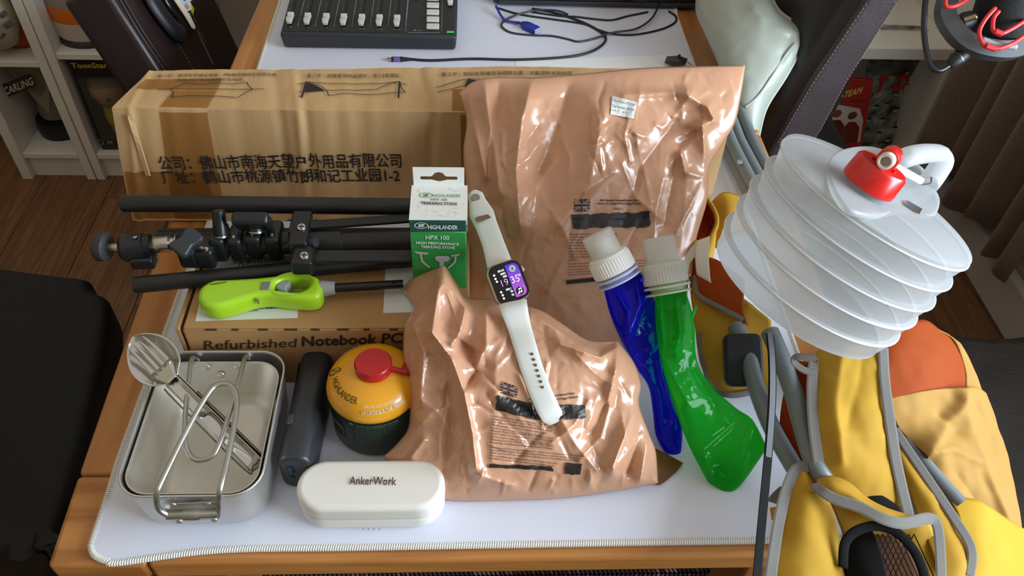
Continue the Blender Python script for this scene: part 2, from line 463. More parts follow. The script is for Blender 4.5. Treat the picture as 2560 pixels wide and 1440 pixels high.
# desk mat with stitched border
dm = thing('desk_mat', (.36, .7, .75), 'large white desk mat with stitched edge on the oak table', 'desk mat')
Mmat = mat('mat_cloth', (221, 224, 238), .8, bump=.08, bscale=900)
# left edge wanders a little, traced on the table plane
matL = [at(x, y, T) for x, y in ((224, 1372), (262, 1240), (290, 1150), (330, 1040), (411, 822), (462, 684), (519, 551), (580, 360), (641, 174), (698, 0))]
lp = [(.0235, .0035), (.010, .010), (.003, .028)]
lp = [(p.x, p.y) for p in (at(300, 1411, T), at(262, 1408, T), at(232, 1394, T), at(221, 1372, T), at(226, 1345, T))] + [(p.x, p.y) for p in matL[1:]] + [(.0, 1.45), (.72, 1.45)]
matR = [at(x, y, T) for x, y in ((1692, 30), (1747, 160))]
lp += [(.720, 1.02), (.721, .86), (.722, .5), (.722, .03), (.716, .012), (.700, .004), (.5, .003), (.25, .002), (.12, .0015)]
sm = smooth_path([V((a, b, 0)) for a, b in lp], 6, True)
mt = solid_curve([[(p.x, p.y) for p in sm]], .0035, .0008, lambda x, y, h: V((x, y, .7505+h))).build('cloth', Mmat, dm, smooth=True)
# stitches: short slanted threads wound over the border (front + left side, the part the photo shows)
Mst = mat('stitch_thread', (232, 230, 220), .7)
st = MB(); NS = 2000; P = resample(sm+[sm[0]], NS)
for k in range(NS):
    p = P[k]; q = P[(k+1) % NS]
    if p.y > 1.2: continue
    t = (q-p).normalized(); nrm = V((t.y, -t.x, 0))
    if nrm.dot(V((.36, .7, 0))-p) > 0: nrm = -nrm
    c = V((p.x, p.y, T))-nrm*.0025
    st.tube([c-nrm*.0028-t*.0005, c+V((0, 0, .0009)), c+nrm*.0024+V((0, 0, .0002))+t*.0005, c+nrm*.0028+V((0, 0, -.002))+t*.0006], [.0005, .0009, .0009, .0006], 5, False)
so = st.build('stitching', Mst, dm, smooth=True, angle=180); so['kind'] = 'stuff'
# rug on the floor
rg = thing('rug', (.4, -.2, 0), 'dark chunky woven rug on the floor in front of the table', 'rug')
MB().box((-.22, -.9, .0), (.93, .40, .010)).build('backing', mat('rug_dark', (38, 32, 34), .95, var=.4, vscale=60), rg, bevel=.003)
cols3 = [mat('rug_yarn_dark', (84, 74, 80), .95), mat('rug_yarn_plum', (140, 100, 108), .95), mat('rug_yarn_grey', (180, 168, 166), .95)]
lists = [MB(), MB(), MB()]
for iy in range(16):
    for ix in range(136):
        xx = -.21+ix*.0083; yy = .24+iy*.0095
        r0 = noise.noise(V((xx*9, yy*3, 1)))+random.uniform(-.25, .25)
        m = 0 if r0 < .12 else (1 if r0 < .3 else 2)
        s = .5 if ix % 2 else -.5
        d = V((math.cos(.9)*.0052, math.sin(.9)*.0052*(1 if iy % 2 else -1), 0))
        c = V((xx, yy, .0125))
        lists[m].tube([c-d, c+V((0, 0, .002)), c+d], [.0012, .0032, .0012], 5, True)
for mb, m in zip(lists, cols3):
    o = mb.build('yarn_loops', m, rg, smooth=True, angle=180); o['kind'] = 'stuff'
# ================================================================== LEATHER CHAIRS
Mleaf = mat('dark_leather', (19, 17, 16), .55, spec=.3, var=.3, vscale=30, bump=.3, bscale=260)
Mleab = mat('brown_leather', (48, 35, 35), .34, var=.3, vscale=10, bump=.10, bscale=300)
Mleap = mat('plum_leather_side', (64, 53, 54), .55, var=.2, vscale=18, bump=.3, bscale=260)
Mthr = mat('pale_thread', (150, 132, 128), .8)
def slab(corners, thick, nrm, m, name, parent, bev=.03, bulge=0):
    mb = MB(); n = V(nrm)
    return mb.prism(corners, n*thick).build(name, m, parent, bevel=bev, seg=5)
# near left seat
ch = thing('dining_chair', (-.42, .4, 0), 'black leather chair seat nearest the mess tin on the left', 'chair')
out = [(-.72, .645), (-.345, .648), (-.285, .615), (-.238, .548), (-.186, .175), (-.205, .155), (-.25, .150), (-.72, .150)]
solid_curve([[(p.x, p.y) for p in smooth_path([V((a, b, 0)) for a, b in out], 5, True)]], .10, .022, lambda x, y, h: V((x, y, .37+h-.012*math.exp(-((x+.3)**2+(y-.4)**2)/.05))), 4).build('seat', Mleaf, ch, smooth=True)
MB().hexa([(-.74, .17, .47), (-.66, .17, .47), (-.66, .63, .47), (-.74, .63, .47), (-.86, .18, 1.0), (-.80, .18, 1.0), (-.80, .62, 1.0), (-.86, .62, 1.0)]).build('backrest', Mleaf, ch, bevel=.025, seg=4)
for a, b in ((-.27, .18), (-.33, .57), (-.70, .19), (-.70, .59)):
    MB().hexa([(a, b, 0), (a+.035, b, 0), (a+.035, b+.035, 0), (a, b+.035, 0), (a-.005, b-.005, .38), (a+.045, b-.005, .38), (a+.045, b+.045, .38), (a-.005, b+.045, .38)]).build('leg', Mtz, ch, bevel=.003)
# far left chair: reclined back seen beyond the carton
ch = thing('dining_chair', (-.35, .78, 0), 'brown leather chair with stitched back behind the long carton', 'chair')
nB = V((1, 0, .42)).normalized(); pB = V((-.165, .75, .62))
ft = [atp(x, y, pB, nB) for x, y in ((254, -45), (418, 210), (540, 420), (700, 420), (632, 190), (520, -50))]
mbk = MB().prism(ft, -nB*.086)
mbk.build('backrest', Mleab, ch, bevel=.012, seg=4)
def seam(px, r=.0016, m=None, name='seam', par=None, pl=(pB, nB), off=.001):
    return MB().tube(smooth_path([atp(x, y, *pl)+pl[1]*off for x, y in px], 5), r, 6).build(name, m or Mleab, par or ch, smooth=True, angle=180)
seam([(292, -30), (344, 60), (386, 125), (456, 225)], .0018)
seam([(281, -30), (333, 60), (375, 125), (444, 225)], .0022)
def stitches(px, pl, par, n=16, r=.0007):
    mb = MB(); P = resample([atp(x, y, *pl)+pl[1]*.0012 for x, y in px], 2*n)
    for i in range(0, 2*n-1, 2): mb.tube([P[i], P[i+1]], r, 5)
    return mb.build('stitching', Mthr, par)
stitches([(438, 100), (482, 175)], (pB, nB), ch, 9); stitches([(455, -20), (512, 105)], (pB, nB), ch, 18)
pl = ft[1]
MB().hexa([(-.13, .56, .37), (.27, .56, .37), (.27, .98, .37), (-.13, .98, .37), (-.13, .56, .47), (.27, .56, .47), (.27, .98, .47), (-.13, .98, .47)]).build('seat', Mleab, ch, bevel=.02, seg=3)
for a, b in ((-.12, .58), (-.12, .92), (.22, .58), (.22, .92)): MB().box((a, b, 0), (a+.035, b+.035, .38)).build('leg', Mtz, ch, bevel=.003)
# things hanging on that chair
hb = thing('padded_band', tuple(atp(410, 40, pB, nB)), 'black padded band with cream eyeball-print strip hanging on brown chair', 'headband')
Mblk = mat('black_rubber', (26, 27, 30), .42)
o = nB
arc = [atp(x, y, pB, nB) for x, y in ((352, -30), (378, 20), (415, 70), (442, 92))]
MB().tube(smooth_path([p+o*.010 for p in arc], 6), .0205, 12, True, lambda i, t, a, b: (nB*.55, t.cross(nB).normalized()*1.0)).build('band', Mblk, hb, smooth=True)
MB().tube(smooth_path([atp(x, y, pB, nB)+o*.014 for x, y in ((376, -30), (402, 18), (434, 60), (452, 84))], 6), .006, 10).build('rim', mat('black_gloss', (18, 18, 20), .2), hb, smooth=True, angle=180)
cream = [atp(x, y, pB, nB)+o*.022 for x, y in ((398, -10), (410, 12), (436, 50), (454, 80), (460, 84), (462, 78), (446, 44), (440, 41), (453, 34), (449, 14), (468, 5), (455, -10))]
MB().prism(cream, nB*.002).build('strip', mat('cream_card', (226, 220, 198), .6), hb)
eb = atp(432, 12, pB, nB)+o*.0245
MB().lathe([(0, .0004), (.009, .0002), (.0105, 0)], eb, nB, 20).build('eyeball_print', mat('eyeball_white', (198, 216, 236), .5), hb)
MB().lathe([(0, .0008), (.0034, .0006)], atp(431.5, 10.5, pB, nB)+o*.0248, nB, 14).build('iris_print', mat('eyeball_blue', (36, 74, 128), .4), hb)
vb = MB()
for a in (((436, 18), (441, 26), (446, 30)), ((438, 20), (440, 30), (443, 36)), ((436, 20), (434, 27), (439, 33))): vb.tube([atp(x, y, pB, nB)+o*.0248 for x, y in a], .0006, 5)
vb.build('vein_print', mat('vein_red', (170, 90, 96), .5), hb)
MB().prism([atp(x, y, pB, nB)+o*.012 for x, y in ((441, 42), (452, 36), (482, 76), (466, 86))], nB*.006).build('clip', Mblk, hb, bevel=.002)
MB().tube(smooth_path([atp(x, y, pB, nB)+o*.008 for x, y in ((466, -5), (462, 25), (478, 62), (497, 108), (525, 165))], 6), .0013, 6).build('cord', mat('grey_cord', (110, 110, 112), .6), hb, smooth=True)
MB().prism([atp(x, y, pB, nB)+o*.016 for x, y in ((456, 14), (466, 30), (463, 44), (454, 26))], nB*.002).build('tag', mat('lime_tag', (170, 190, 60), .5), hb)
# far right chair with cushion
ch = thing('dining_chair', (1.0, .9, 0), 'plum brown leather chair behind the pale cushion', 'chair')
yb = .74
bnd = [aty(x, y, yb) for x, y in ((2200, -60), (2155, 8), (2022, 208), (1935, 356), (1868, 470))]
bnd2 = [aty(x, y, yb) for x, y in ((2296, -60), (2248, 10), (2120, 208), (2056, 329), (1978, 470))]
mb = MB()
mb.grid([[a, b, b+V((0, .42, 0)), a+V((0, .42, 0))] for a, b in zip(bnd, bnd2)], close=True)
mb.add([bnd[0], bnd2[0], bnd2[0]+V((0, .42, 0)), bnd[0]+V((0, .42, 0))], [(0, 1, 2, 3)])
mb.add([bnd[-1], bnd2[-1], bnd2[-1]+V((0, .42, 0)), bnd[-1]+V((0, .42, 0))], [(0, 1, 2, 3)])
mb.build('backrest', Mleap, ch, bevel=.01, seg=3, weld=True)
fm = MB()   # front padding, darker leather
fr = []
for a, b in zip(bnd, bnd2):
    d = (a-b).normalized(); fr.append([a+V((0, .004, 0))-d*.01, a+d*.03+V((0, .012, 0)), a+d*.042+V((0, .06, 0)), a+d*.042+V((0, .36, 0)), a+d*.03+V((0, .41, 0)), a-d*.01+V((0, .416, 0))])
fm.grid(fr).build('front_padding', mat('black_brown_leather', (30, 25, 25), .34, bump=.2, bscale=240), ch, smooth=True, angle=180, subsurf=1)
nY = V((0, -1, 0)); plY = (V((0, yb, 0)), nY)
stitches([(2240, 8), (2112, 208), (2048, 329)], plY, ch, 40, .0007); stitches([(2166, 8), (2032, 208), (1945, 356)], plY, ch, 40, .0007)
b0 = bnd[-1]
MB().hexa([(.62, yb+.01, .37), (1.14, yb+.01, .37), (1.14, yb+.42, .37), (.62, yb+.42, .37), (.62, yb+.01, .47), (1.14, yb+.01, .47), (1.14, yb+.42, .47), (.62, yb+.42, .47)]).build('seat', Mleaf, ch, bevel=.02, seg=3)
for a, b in ((.66, .76), (.66, 1.1), (1.08, .76), (1.08, 1.1)): MB().box((a, b, 0), (a+.035, b+.035, .38)).build('leg', Mtz, ch, bevel=.003)
# near right seat
ch = thing('dining_chair', (1.15, .3, 0), 'dark leather chair seat at right under the yellow fabric', 'chair')
out = [(.80, .10), (.80, .50), (.86, .53), (1.2, .505), (1.34, .48), (1.36, .12), (1.30, .06), (.9, .06)]
solid_curve([[(p.x, p.y) for p in smooth_path([V((a, b, 0)) for a, b in out], 5, True)]], .10, .022, lambda x, y, h: V((x, y, .37+h)), 4).build('seat', mat('worn_grey_leather', (58, 53, 50), .42, var=.3, vscale=24, bump=.5, bscale=120), ch, smooth=True)
for a, b in ((.95, .1), (.95, .46), (1.28, .1), (1.28, .44)): MB().box((a, b, 0), (a+.035, b+.035, .38)).build('leg', Mtz, ch, bevel=.003)
MB().hexa([(1.38, .08, .40), (1.44, .08, .40), (1.44, .48, .40), (1.38, .48, .40), (1.44, .09, 1.0), (1.49, .09, 1.0), (1.49, .47, 1.0), (1.44, .47, 1.0)]).build('backrest', Mleaf, ch, bevel=.02, seg=4)
# cushion
cu = thing('cushion', tuple(at(1850, 250, .60)), 'pale sage satin cushion leaning on the plum chair', 'cushion')
nC = V((-.42, -.42, .80)).normalized(); pC = at(1880, 150, .80)
Mcu = mat('sage_satin', (164, 170, 158), .34, sheen=.2, bump=.06, bscale=700)
csh = Sheet(pC, nC, [(1752, -70), (1830, -60), (1915, -20), (1950, 30), (2012, 72)], [(1790, 145), (1825, 250), (1868, 330), (1895, 345)], [(1752, -70), (1738, 20), (1760, 80), (1790, 145)], [(2012, 72), (2006, 112), (1965, 190), (1915, 270), (1895, 345)], 50, 50, .055, folds=[([(1885, 20), (1905, 45)], .006, 18), ([(1940, 70), (1995, 80)], .006, 12), ([(1975, 100), (1955, 140)], -.006, 14)], back=.7, power=.45, crinkle=.0012, cscale=10)
csh.build('cover', Mcu, cu)
MB().tube([p for p in [r_[-1] for r_ in csh.rows]], .0028, 8).build('piping', Mcu, cu, smooth=True, angle=180)
MB().tube(csh.rows[0], .0028, 8).build('piping', Mcu, cu, smooth=True, angle=180)
MB().tube(smooth_path([csh.surf(x, y, .001) for x, y in ((1988, 108), (1962, 140), (1930, 190), (1895, 240), (1862, 268))], 6), .0018, 8).build('seam', Mcu, cu, smooth=True, angle=180)
ctop = smooth_path([atp(x, y, pC, nC)+nC*.047 for x, y in ((1922, 0), (1930, 18), (1955, 45), (1985, 62))], 5)
# ================================================================== LEFT SHELF
YS = 1.476
ls = thing('bookshelf', (-.6, YS+.14, 0), 'white open bookshelf on the left against the far wall', 'shelf')
def ups(x0, x1, m=M_white): return MB().box((x0, YS, 0), (x1, YS+.26, .95)).build('upright', m, ls, bevel=.002)
ups(-.897, -.868); ups(-.722, -.698); ups(-.695, -.672); ups(-.36, -.335)
for (a, b) in ((-.868, -.722), (-.672, -.36)):
    zz = (.085, .365, .66) if b < -.7 else (.085, .388, .67)
    for z in zz: MB().box((a, YS+.004, z-.016), (b, YS+.26, z)).build('shelf_board', M_white, ls, bevel=.0015)
    MB().box((a, YS+.02, .0), (b, YS+.032, .069)).build('plinth', M_white, ls)
    MB().box((a, YS+.25, .0), (b, YS+.26, .95)).build('back_panel', M_white, ls)
# beer display
bd = thing('beer_display', (-.80, YS+.13, .085), 'tapered clear beer display marked CARLING on the left shelf', 'display')
Mglass = film('smoky_clear', (150, 146, 130), (206, 200, 184), .55, .12)
c0 = V((-.795, YS+.125, .085))
MB().lathe([(.0, 0), (.064, 0), (.066, .02), (.062, .045), (.05, .052), (0, .054)], c0, (0, 0, 1), 32).build('base', mat('dark_base', (16, 16, 17), .35), bd, smooth=True)
MB().lathe([(0, .055), (.045, .055), (.046, .07), (.042, .11), (.055, .17), (.074, .235), (.074, .262), (0, .262)], c0, (0, 0, 1), 32).build('body', Mglass, bd, smooth=True)
MB().lathe([(0, .056), (.03, .056), (.03, .11), (0, .112)], c0, (0, 0, 1), 24).build('core', mat('amber_core', (96, 76, 48), .4), bd, smooth=True)
MB().add([c0+V(p) for p in ((-.066, -.05, .245), (.062, -.05, .245), (0, -.046, .075), (-.066, -.044, .245), (.062, -.044, .245), (0, -.040, .075))], [(0, 1, 2), (5, 4, 3), (0, 2, 5, 3), (2, 1, 4, 5), (1, 0, 3, 4)]).build('wedge', film('clear_wedge', (190, 186, 172), (225, 222, 212), .45, .08), bd)
yl = YS+.045
Lq = [aty(x, y, yl) for x, y in ((6, 212), (70, 188), (88, 216), (22, 242))]
MB().prism(Lq, (0, .004, 0)).build('badge', mat('badge_maroon', (58, 34, 26), .5), bd)
ptext(MB(), 'CARLING', aty(13, 238, yl-.001), aty(84, 211, yl-.001), aty(8, 220, yl)-aty(13, 238, yl), bold=.03).build('lettering', mat('badge_silver', (190, 188, 178), .4), bd)
# red cloth bag and cream helmet on the upper left shelf
rb = thing('red_bag', (-.80, YS+.12, .365), 'red cloth bag on the upper left shelf beside the divider', 'bag')
mb = MB(); mb.lathe([(0, 0), (.06, .0), (.075, .02), (.075, .06), (.06, .11), (.03, .15), (0, .16)], (-.792, YS+.125, .366), (0, 0, 1), 24)
for p in mb.v: p += V((.006*noise.noise(p*30), .006*noise.noise(p*30+V((3, 1, 2))), 0))
mb.build('cloth', mat('red_cloth', (168, 62, 44), .8, var=.3, vscale=20), rb, smooth=True, angle=180)
hl = thing('toy_helmet', tuple(aty(10, 60, YS-.03)), 'cream toy helmet with grey markings at the top left corner', 'helmet')
hc = aty(-22, 40, YS+.035)
mb = MB().lathe([(0, -.075), (.040, -.068), (.052, -.03), (.054, .0), (.048, .035), (.03, .06), (0, .068)], hc, (.1, -.1, 1), 24)
mb.build('shell', mat('cream_plastic', (196, 188, 166), .5), hl, smooth=True, angle=180)
for x, y, s in ((8, 36, .006), (20, 62, .007), (6, 90, .004)):
    p = aty(x, y, YS-.012); MB().obox(p, (s, 0, s*.5), (0, .008, 0), (-s*.3, 0, s*.8)).build('marking', mat('grey_mark', (88, 92, 94), .6), hl, bevel=.002)
# orange and white jar
jr = thing('striped_jar', (-.575, YS+.12, .388), 'orange and white jar with dark foot on the left shelf', 'jar')
jc = V((aty(160, 108, YS+.11).x+.084, YS+.11, .388))
MB().lathe([(0, 0), (.082, 0), (.084, .012), (.08, .018)], jc, (0, 0, 1), 32).build('foot', mat('jar_dark', (46, 38, 34), .5), jr, smooth=True)
MB().lathe([(.08, .018), (.084, .03), (.086, .066)], jc, (0, 0, 1), 32).build('white_band', mat('jar_white', (204, 194, 180), .4), jr, smooth=True)
MB().lathe([(.086, .066), (.087, .09), (.085, .105)], jc, (0, 0, 1), 32).build('orange_band', mat('jar_orange', (214, 112, 24), .4), jr, smooth=True)
MB().lathe([(.085, .105), (.08, .18), (.06, .2), (0, .205)], jc, (0, 0, 1), 32).build('body', mat('jar_grey', (150, 140, 126), .5), jr, smooth=True)
og = thing('orange_tin', (-.645, YS+.1, .388), 'orange cylinder behind the striped jar on the left shelf', 'tin')
MB().lathe([(0, 0), (.022, 0), (.023, .01), (.023, .22), (.018, .235), (0, .236)], (aty(150, 60, YS+.19).x+.012, YS+.20, .389), (0, 0, 1), 24).build('can', mat('jar_orange2', (220, 120, 20), .45), og, smooth=True)
# boxed doll
db = thing('boxed_doll', (-.55, YS+.12, .085), 'black window box with a doll and yellow lettering on left shelf', 'toy box')
bx0, bx1, bz0, bz1, by = -.662, -.44, .086, .366, YS+.025
Mbb = mat('box_black', (22, 24, 20), .5)
MB().box((bx0, by+.10, bz0), (bx1, by+.105, bz1)).build('backing', mat('box_inside', (112, 106, 90), .8), db)
MB().box((bx0, by, bz1-.055), (bx1, by+.10, bz1)).build('header', Mbb, db)
MB().box((bx0, by, bz0), (bx1, by+.10, bz0+.028)).build('footer', mat('box_olive', (44, 46, 32), .5), db)
MB().box((bx0, by, bz0+.028), (bx0+.006, by+.10, bz1-.055)).build('side', Mbb, db)
MB().box((bx1-.006, by, bz0+.028), (bx1, by+.10, bz1-.055)).build('side', Mbb, db)
MB().box((bx0+.006, by+.001, bz0+.028), (bx1-.006, by+.002, bz1-.055)).build('window_film', film('toy_window', (200, 200, 190), (245, 245, 242), .06, .1), db)
ptext(MB(), 'ToonStar T', aty(181, 170, by-.001), aty(290, 169, by-.001), (0, 0, .014), bold=.03).build('lettering', mat('toon_yellow', (208, 190, 30), .5), db)
ptext(MB(), 'M', aty(272, 360, by-.001), aty(282, 360, by-.001), (0, 0, .010), bold=.03).build('lettering', mat('pale_print', (170, 168, 150), .5), db)
MB().lathe([(.007, 0), (.0085, .0)], aty(251, 356, by-.001), (0, 1, 0), 20).build('emblem', mat('pale_print', (170, 168, 150), .5), db)
hd = aty(266, 228, by+.05); Msk = mat('doll_skin', (188, 140, 104), .5)
MB().lathe([(0, -.04), (.020, -.036), (.036, -.016), (.042, .008), (.038, .034), (.02, .050), (0, .053)], hd, (0, 0, 1), 28).build('doll_head', Msk, db, smooth=True)
MB().lathe([(.0, .056), (.022, .052), (.040, .036), (.0425, .026)], hd, (0, .12, 1), 28).build('doll_hair', mat('doll_hair', (128, 110, 62), .8), db, smooth=True)
for s in (-1, 1):
    MB().lathe([(0, .003), (.006, .0)], hd+V((s*.017, -.039, -.002)), (s*.25, -1, 0), 12).build('doll_eye', mat('doll_eye', (52, 48, 110), .3), db)
MB().obox(hd+V((0, -.034, -.026)), (.007, 0, 0), (0, .002, 0), (0, 0, .0012)).build('doll_mouth', mat('doll_mouth', (150, 88, 76), .5), db)
MB().lathe([(0, 0), (.022, .002), (.026, .03), (.02, .056), (0, .06)], hd+V((0, 0, -.098)), (0, 0, 1), 24).build('doll_shirt', mat('doll_yellow', (206, 178, 20), .6), db, smooth=True)
for s in (-1, 1): MB().lathe([(0, 0), (.009, .002), (.009, .035)], hd+V((s*.011, 0, -.13)), (0, 0, 1), 16).build('doll_leg', Msk, db, smooth=True)
# ================================================================== RIGHT SHELF
YR = 1.45
rs_ = thing('bookshelf', (1.4, YR+.14, 0), 'white open bookshelf on the right beside the brown curtain', 'shelf')
Msh = mat('grey_white_laminate', (222, 216, 204), .55)
a = aty(2375, 158, YR); b = aty(2452, 158, YR)
xr0, xr1 = a.x, min(b.x, 1.655)
zsh = aty(2200, 140, YR).z
MB().box((xr0, YR, 0), (xr1, YR+.28, 1.0)).build('upright', Msh, rs_, bevel=.002)
MB().box((.95, YR, 0), (.975, YR+.28, 1.0)).build('upright', Msh, rs_, bevel=.002)
zt0, zt1 = aty(2200, 151, YR).z, aty(2200, 122, YR).z
MB().box((.975, YR+.003, zt0), (xr0, YR+.28, zt1)).build('shelf_board', Msh, rs_, bevel=.002)
MB().box((.975, YR+.003, .06), (xr0, YR+.28, .085)).build('shelf_board', Msh, rs_, bevel=.002)
MB().box((.975, YR+.27, 0), (xr0, YR+.28, 1.0)).build('back_panel', Msh, rs_)
def cover(name, pxs, yq, m, label, thick=.012, nm='book'):
    t = thing(name, tuple(aty(*pxs[-1], yq)), label, nm)
    q = [aty(x, y, yq) for x, y in pxs]
    MB().prism(q, (0, thick, 0)).build('cover', m, t, bevel=.001, seg=1)
    return t
ya = YR+.045
bk = cover('annual_book', ((2130, 198), (2184, 200), (2150, 400), (2060, 400)), ya, mat('book_red', (176, 44, 36), .5, var=.1), 'red annual lettered TEAM standing on the right shelf')
ptext(MB(), '-TEAM', aty(2103, 246, ya-.001), aty(2151, 233, ya-.001), (0, 0, .020), bold=.04).build('lettering', mat('book_yellow', (222, 190, 90), .5), bk)
ptext(MB(), 'ANNUAL', aty(2122, 256, ya-.001), aty(2166, 252, ya-.001), (0, 0, .006), bold=.01).build('lettering', mat('book_dark', (70, 16, 14), .5), bk)
MB().prism([aty(x, y, ya-.0008) for x, y in ((2070, 320), (2096, 262), (2150, 272), (2158, 300), (2150, 356), (2068, 356))], (0, .0006, 0)).build('picture_panel', mat('book_pale', (214, 200, 190), .6), bk)
for i, (x, y, cf, cc) in enumerate(((2093, 292, (120, 74, 50), (110, 34, 28)), (2131, 297, (92, 56, 40), (120, 36, 28)))):
    MB().lathe([(0, .0012), (.010, .001), (.0125, 0)], aty(x, y-8, ya-.001), (0, -1, 0), 16).build('figure_head', mat('fig_skin%d' % i, cf, .6), bk)
    MB().prism([aty(*q, ya-.0012) for q in ((x-8, y+8), (x+8, y+8), (x+18, y+22), (x+12, y+60), (x-26, y+60), (x-20, y+20))], (0, .0005, 0)).build('figure_jacket', mat('fig_coat%d' % i, cc, .7), bk)
bk = cover('picture_book', ((2172, 152), (2300, 152), (2266, 205), (2222, 400), (2150, 400)), ya+.02, mat('mono_print', (150, 152, 136), .6, c2=(38, 40, 36), vscale=26, detail=2), 'black and white collage book standing on the right shelf')
MB().prism([aty(x, y, ya+.019) for x, y in ((2172, 152), (2300, 152), (2278, 190), (2180, 190))], (0, .0006, 0)).build('dark_band', mat('mono_dark', (40, 40, 36), .6, c2=(96, 96, 86), vscale=30), bk)
for s, (x0, x1) in (('Y', (2184, 2212)), ('O', (2226, 2262))):
    ptext(MB(), s, aty(x0, 232, ya+.0185), aty(x1, 222, ya+.0185), (0, 0, .05), bold=.05).build('lettering', mat('book_letter_red', (164, 34, 34), .5), bk)
ptext(MB(), 'NY', aty(2182, 246, ya+.0185), aty(2202, 244, ya+.0185), (0, 0, .013), bold=.03).build('lettering', mat('mono_pale', (200, 200, 190), .6), bk)
hm = MB(); hm2 = MB()
for x, y, r_ in ((2190, 268, 9), (2216, 262, 8), (2240, 275, 10), (2264, 214, 8), (2268, 182, 7), (2240, 235, 8), (2205, 300, 9), (2236, 322, 9), (2196, 335, 9), (2172, 300, 8), (2220, 350, 9)):
    p = aty(x, y, ya+.0185); hm.lathe([(0, .0002), (r_*.00075, .0002)], p, (0, -1, 0), 12)
    hm2.add([p+V((math.cos(R(a))*r_*.0009, -.0004, r_*.0002+math.sin(R(a))*r_*.0009)) for a in range(0, 181, 20)], [tuple(range(10))])
hm.build('printed_faces', mat('mono_face', (150, 150, 138), .6), bk)['kind'] = 'stuff'; hm2.build('printed_hair', mat('mono_hair', (34, 35, 32), .6), bk)['kind'] = 'stuff'
sk = cover('sketch_print', ((2195, 62), (2300, 66), (2362, 92), (2355, 112), (2185, 110)), ya+.05, mat('sketch_paper', (170, 164, 150), .7, c2=(90, 86, 78), vscale=22, stretch=(1, 1, 3)), 'grey sketch print lying on the right shelf top', .004, 'print')
# ================================================================== LONG CARTON
Mcard = mat('carton_board', (204, 166, 116), .62, var=.13, vscale=13, bump=.12, bscale=120, stretch=(7, 1, .35))
Mtape = film('brown_tape', (150, 116, 74), (236, 218, 188), .26, .16)
Mink = mat('carton_ink', (34, 30, 30), .7)
YB, ZB0, ZB1, YB1 = .455, T, .923, .557
XL, XRr = -.060, .655
cb = thing('long_carton', (.3, .50, T), 'long battered cardboard carton with black Chinese print and taped end', 'box')
def cres(x):
    d = 0
    for c, a, w_ in ((.128, -.0035, .006), (.150, .004, .005), (.157, -.004, .006), (.302, -.006, .006), (.312, .002, .008), (.225, -.0015, .01), (-.04, .004, .004), (.40, .002, .02), (.02, .001, .01), (.08, -.001, .01)):
        d += a*math.exp(-((x-c)/w_)**2)
    return d+.0006*math.sin(x*190+2*math.sin(x*31))+.0016*noise.noise(V((x*14, 3, 1)))
def fpt(x, z, off=0):        # front face
    k = (z-ZB0)/(ZB1-ZB0)
    xs = x+(-.026*(1-k) if x < XL+.001 else -.026*(1-k)*max(0, 1-(x-XL)/.12))
    y = YB-.006*math.sin(math.pi*min(1, max(0, k)))*.6-cres(x+.012*(1-k))*.75-off
    return V((xs, y, z))
def tpt(x, y, off=0):        # top face
    k = (y-YB)/(YB1-YB)
    xs = x+.02*k*max(0, 1-(x-XL)/.10)
    yy = y-.022*k*max(0, 1-(x-XL)/.5)
    return V((xs, yy, ZB1+cres(x+.02*k)*.40*(1-.4*k)+.0015*noise.noise(V((x*9, y*20, 2)))+off))
mb = MB(); NX = 300
xs_ = [XL+(XRr-XL)*i/NX for i in range(NX+1)]
zs_ = [ZB0+(ZB1-ZB0)*j/24 for j in range(25)]; ys_ = [YB+(YB1-YB)*j/12 for j in range(13)]
front = [[fpt(x, z) for x in xs_] for z in zs_]; top = [[tpt(x, y) for x in xs_] for y in ys_]
for i in range(NX+1):
    m = (front[-1][i]+top[0][i])/2; front[-1][i] = m; top[0][i] = m
mb.grid(front); mb.grid(top)
backr = [[V((p.x, p.y, ZB0+(p.z-ZB0)*(1-j/4))) for p in top[-1]] for j in range(5)]; mb.grid(backr)
for side in (0, -1):
    lf = [r_[side] for r_ in front]+[r_[side] for r_ in top[1:]]+[r_[side] for r_ in backr[1:]]
    c = sum(lf, V((0, 0, 0)))/len(lf)+V((.006 if side == 0 else -.004, 0, 0)); k = len(lf)
    mb.add(lf+[c], [(i, i+1, k) for i in range(k-1)]+[(k-1, 0, k)])
mb.add([front[0][0], front[0][-1], backr[-1][-1], backr[-1][0]], [(0, 1, 2, 3)])
mb.build('body', Mcard, cb, smooth=True, weld=True, angle=50)
# end flap edge standing slightly proud at the left
MB().grid([[fpt(XL+.018+.007*j/8, ZB0+.163-.085*j/8, .0025), fpt(XL+.023+.007*j/8, ZB0+.163-.085*j/8, .0035)] for j in range(9)]).build('flap_edge', mat('carton_torn', (206, 172, 122), .8), cb, solid=.002)
def px_x(px): return aty(px, 400, YB).x
def tape_front(x0, x1, z0, z1, sl=0):
    return MB().grid([[fpt(x0+(x1-x0)*i/30+sl*(z1-z)/(z1-z0), z, .0007) for i in range(31)] for z in [z0+(z1-z0)*j/16 for j in range(17)]]).build('tape', Mtape, cb, smooth=True, angle=180)
def tape_top(x0, x1, y0, y1, sl=0):
    return MB().grid([[tpt(x0+(x1-x0)*i/30+sl*(y-y0)/(y1-y0), y, .0008) for i in range(31)] for y in [y0+(y1-y0)*j/8 for j in range(9)]]).build('tape', Mtape, cb, smooth=True, angle=180)
tape_front(-.008, .046, ZB0+.004, ZB1-.004, -.008)
tape_front(-.058, .03, ZB0+.004, ZB0+.082)
tape_top(-.008, .046, YB+.003, YB+.045, .004)
tape_top(-.052, .05, YB+.048, YB+.078)
tape_front(.335, .40, ZB0+.01, ZB1-.004); tape_top(.325, .38, YB+.003, YB+.05)
tx = MB()
def fx(px, py): return aty(px, py, YB-.004)
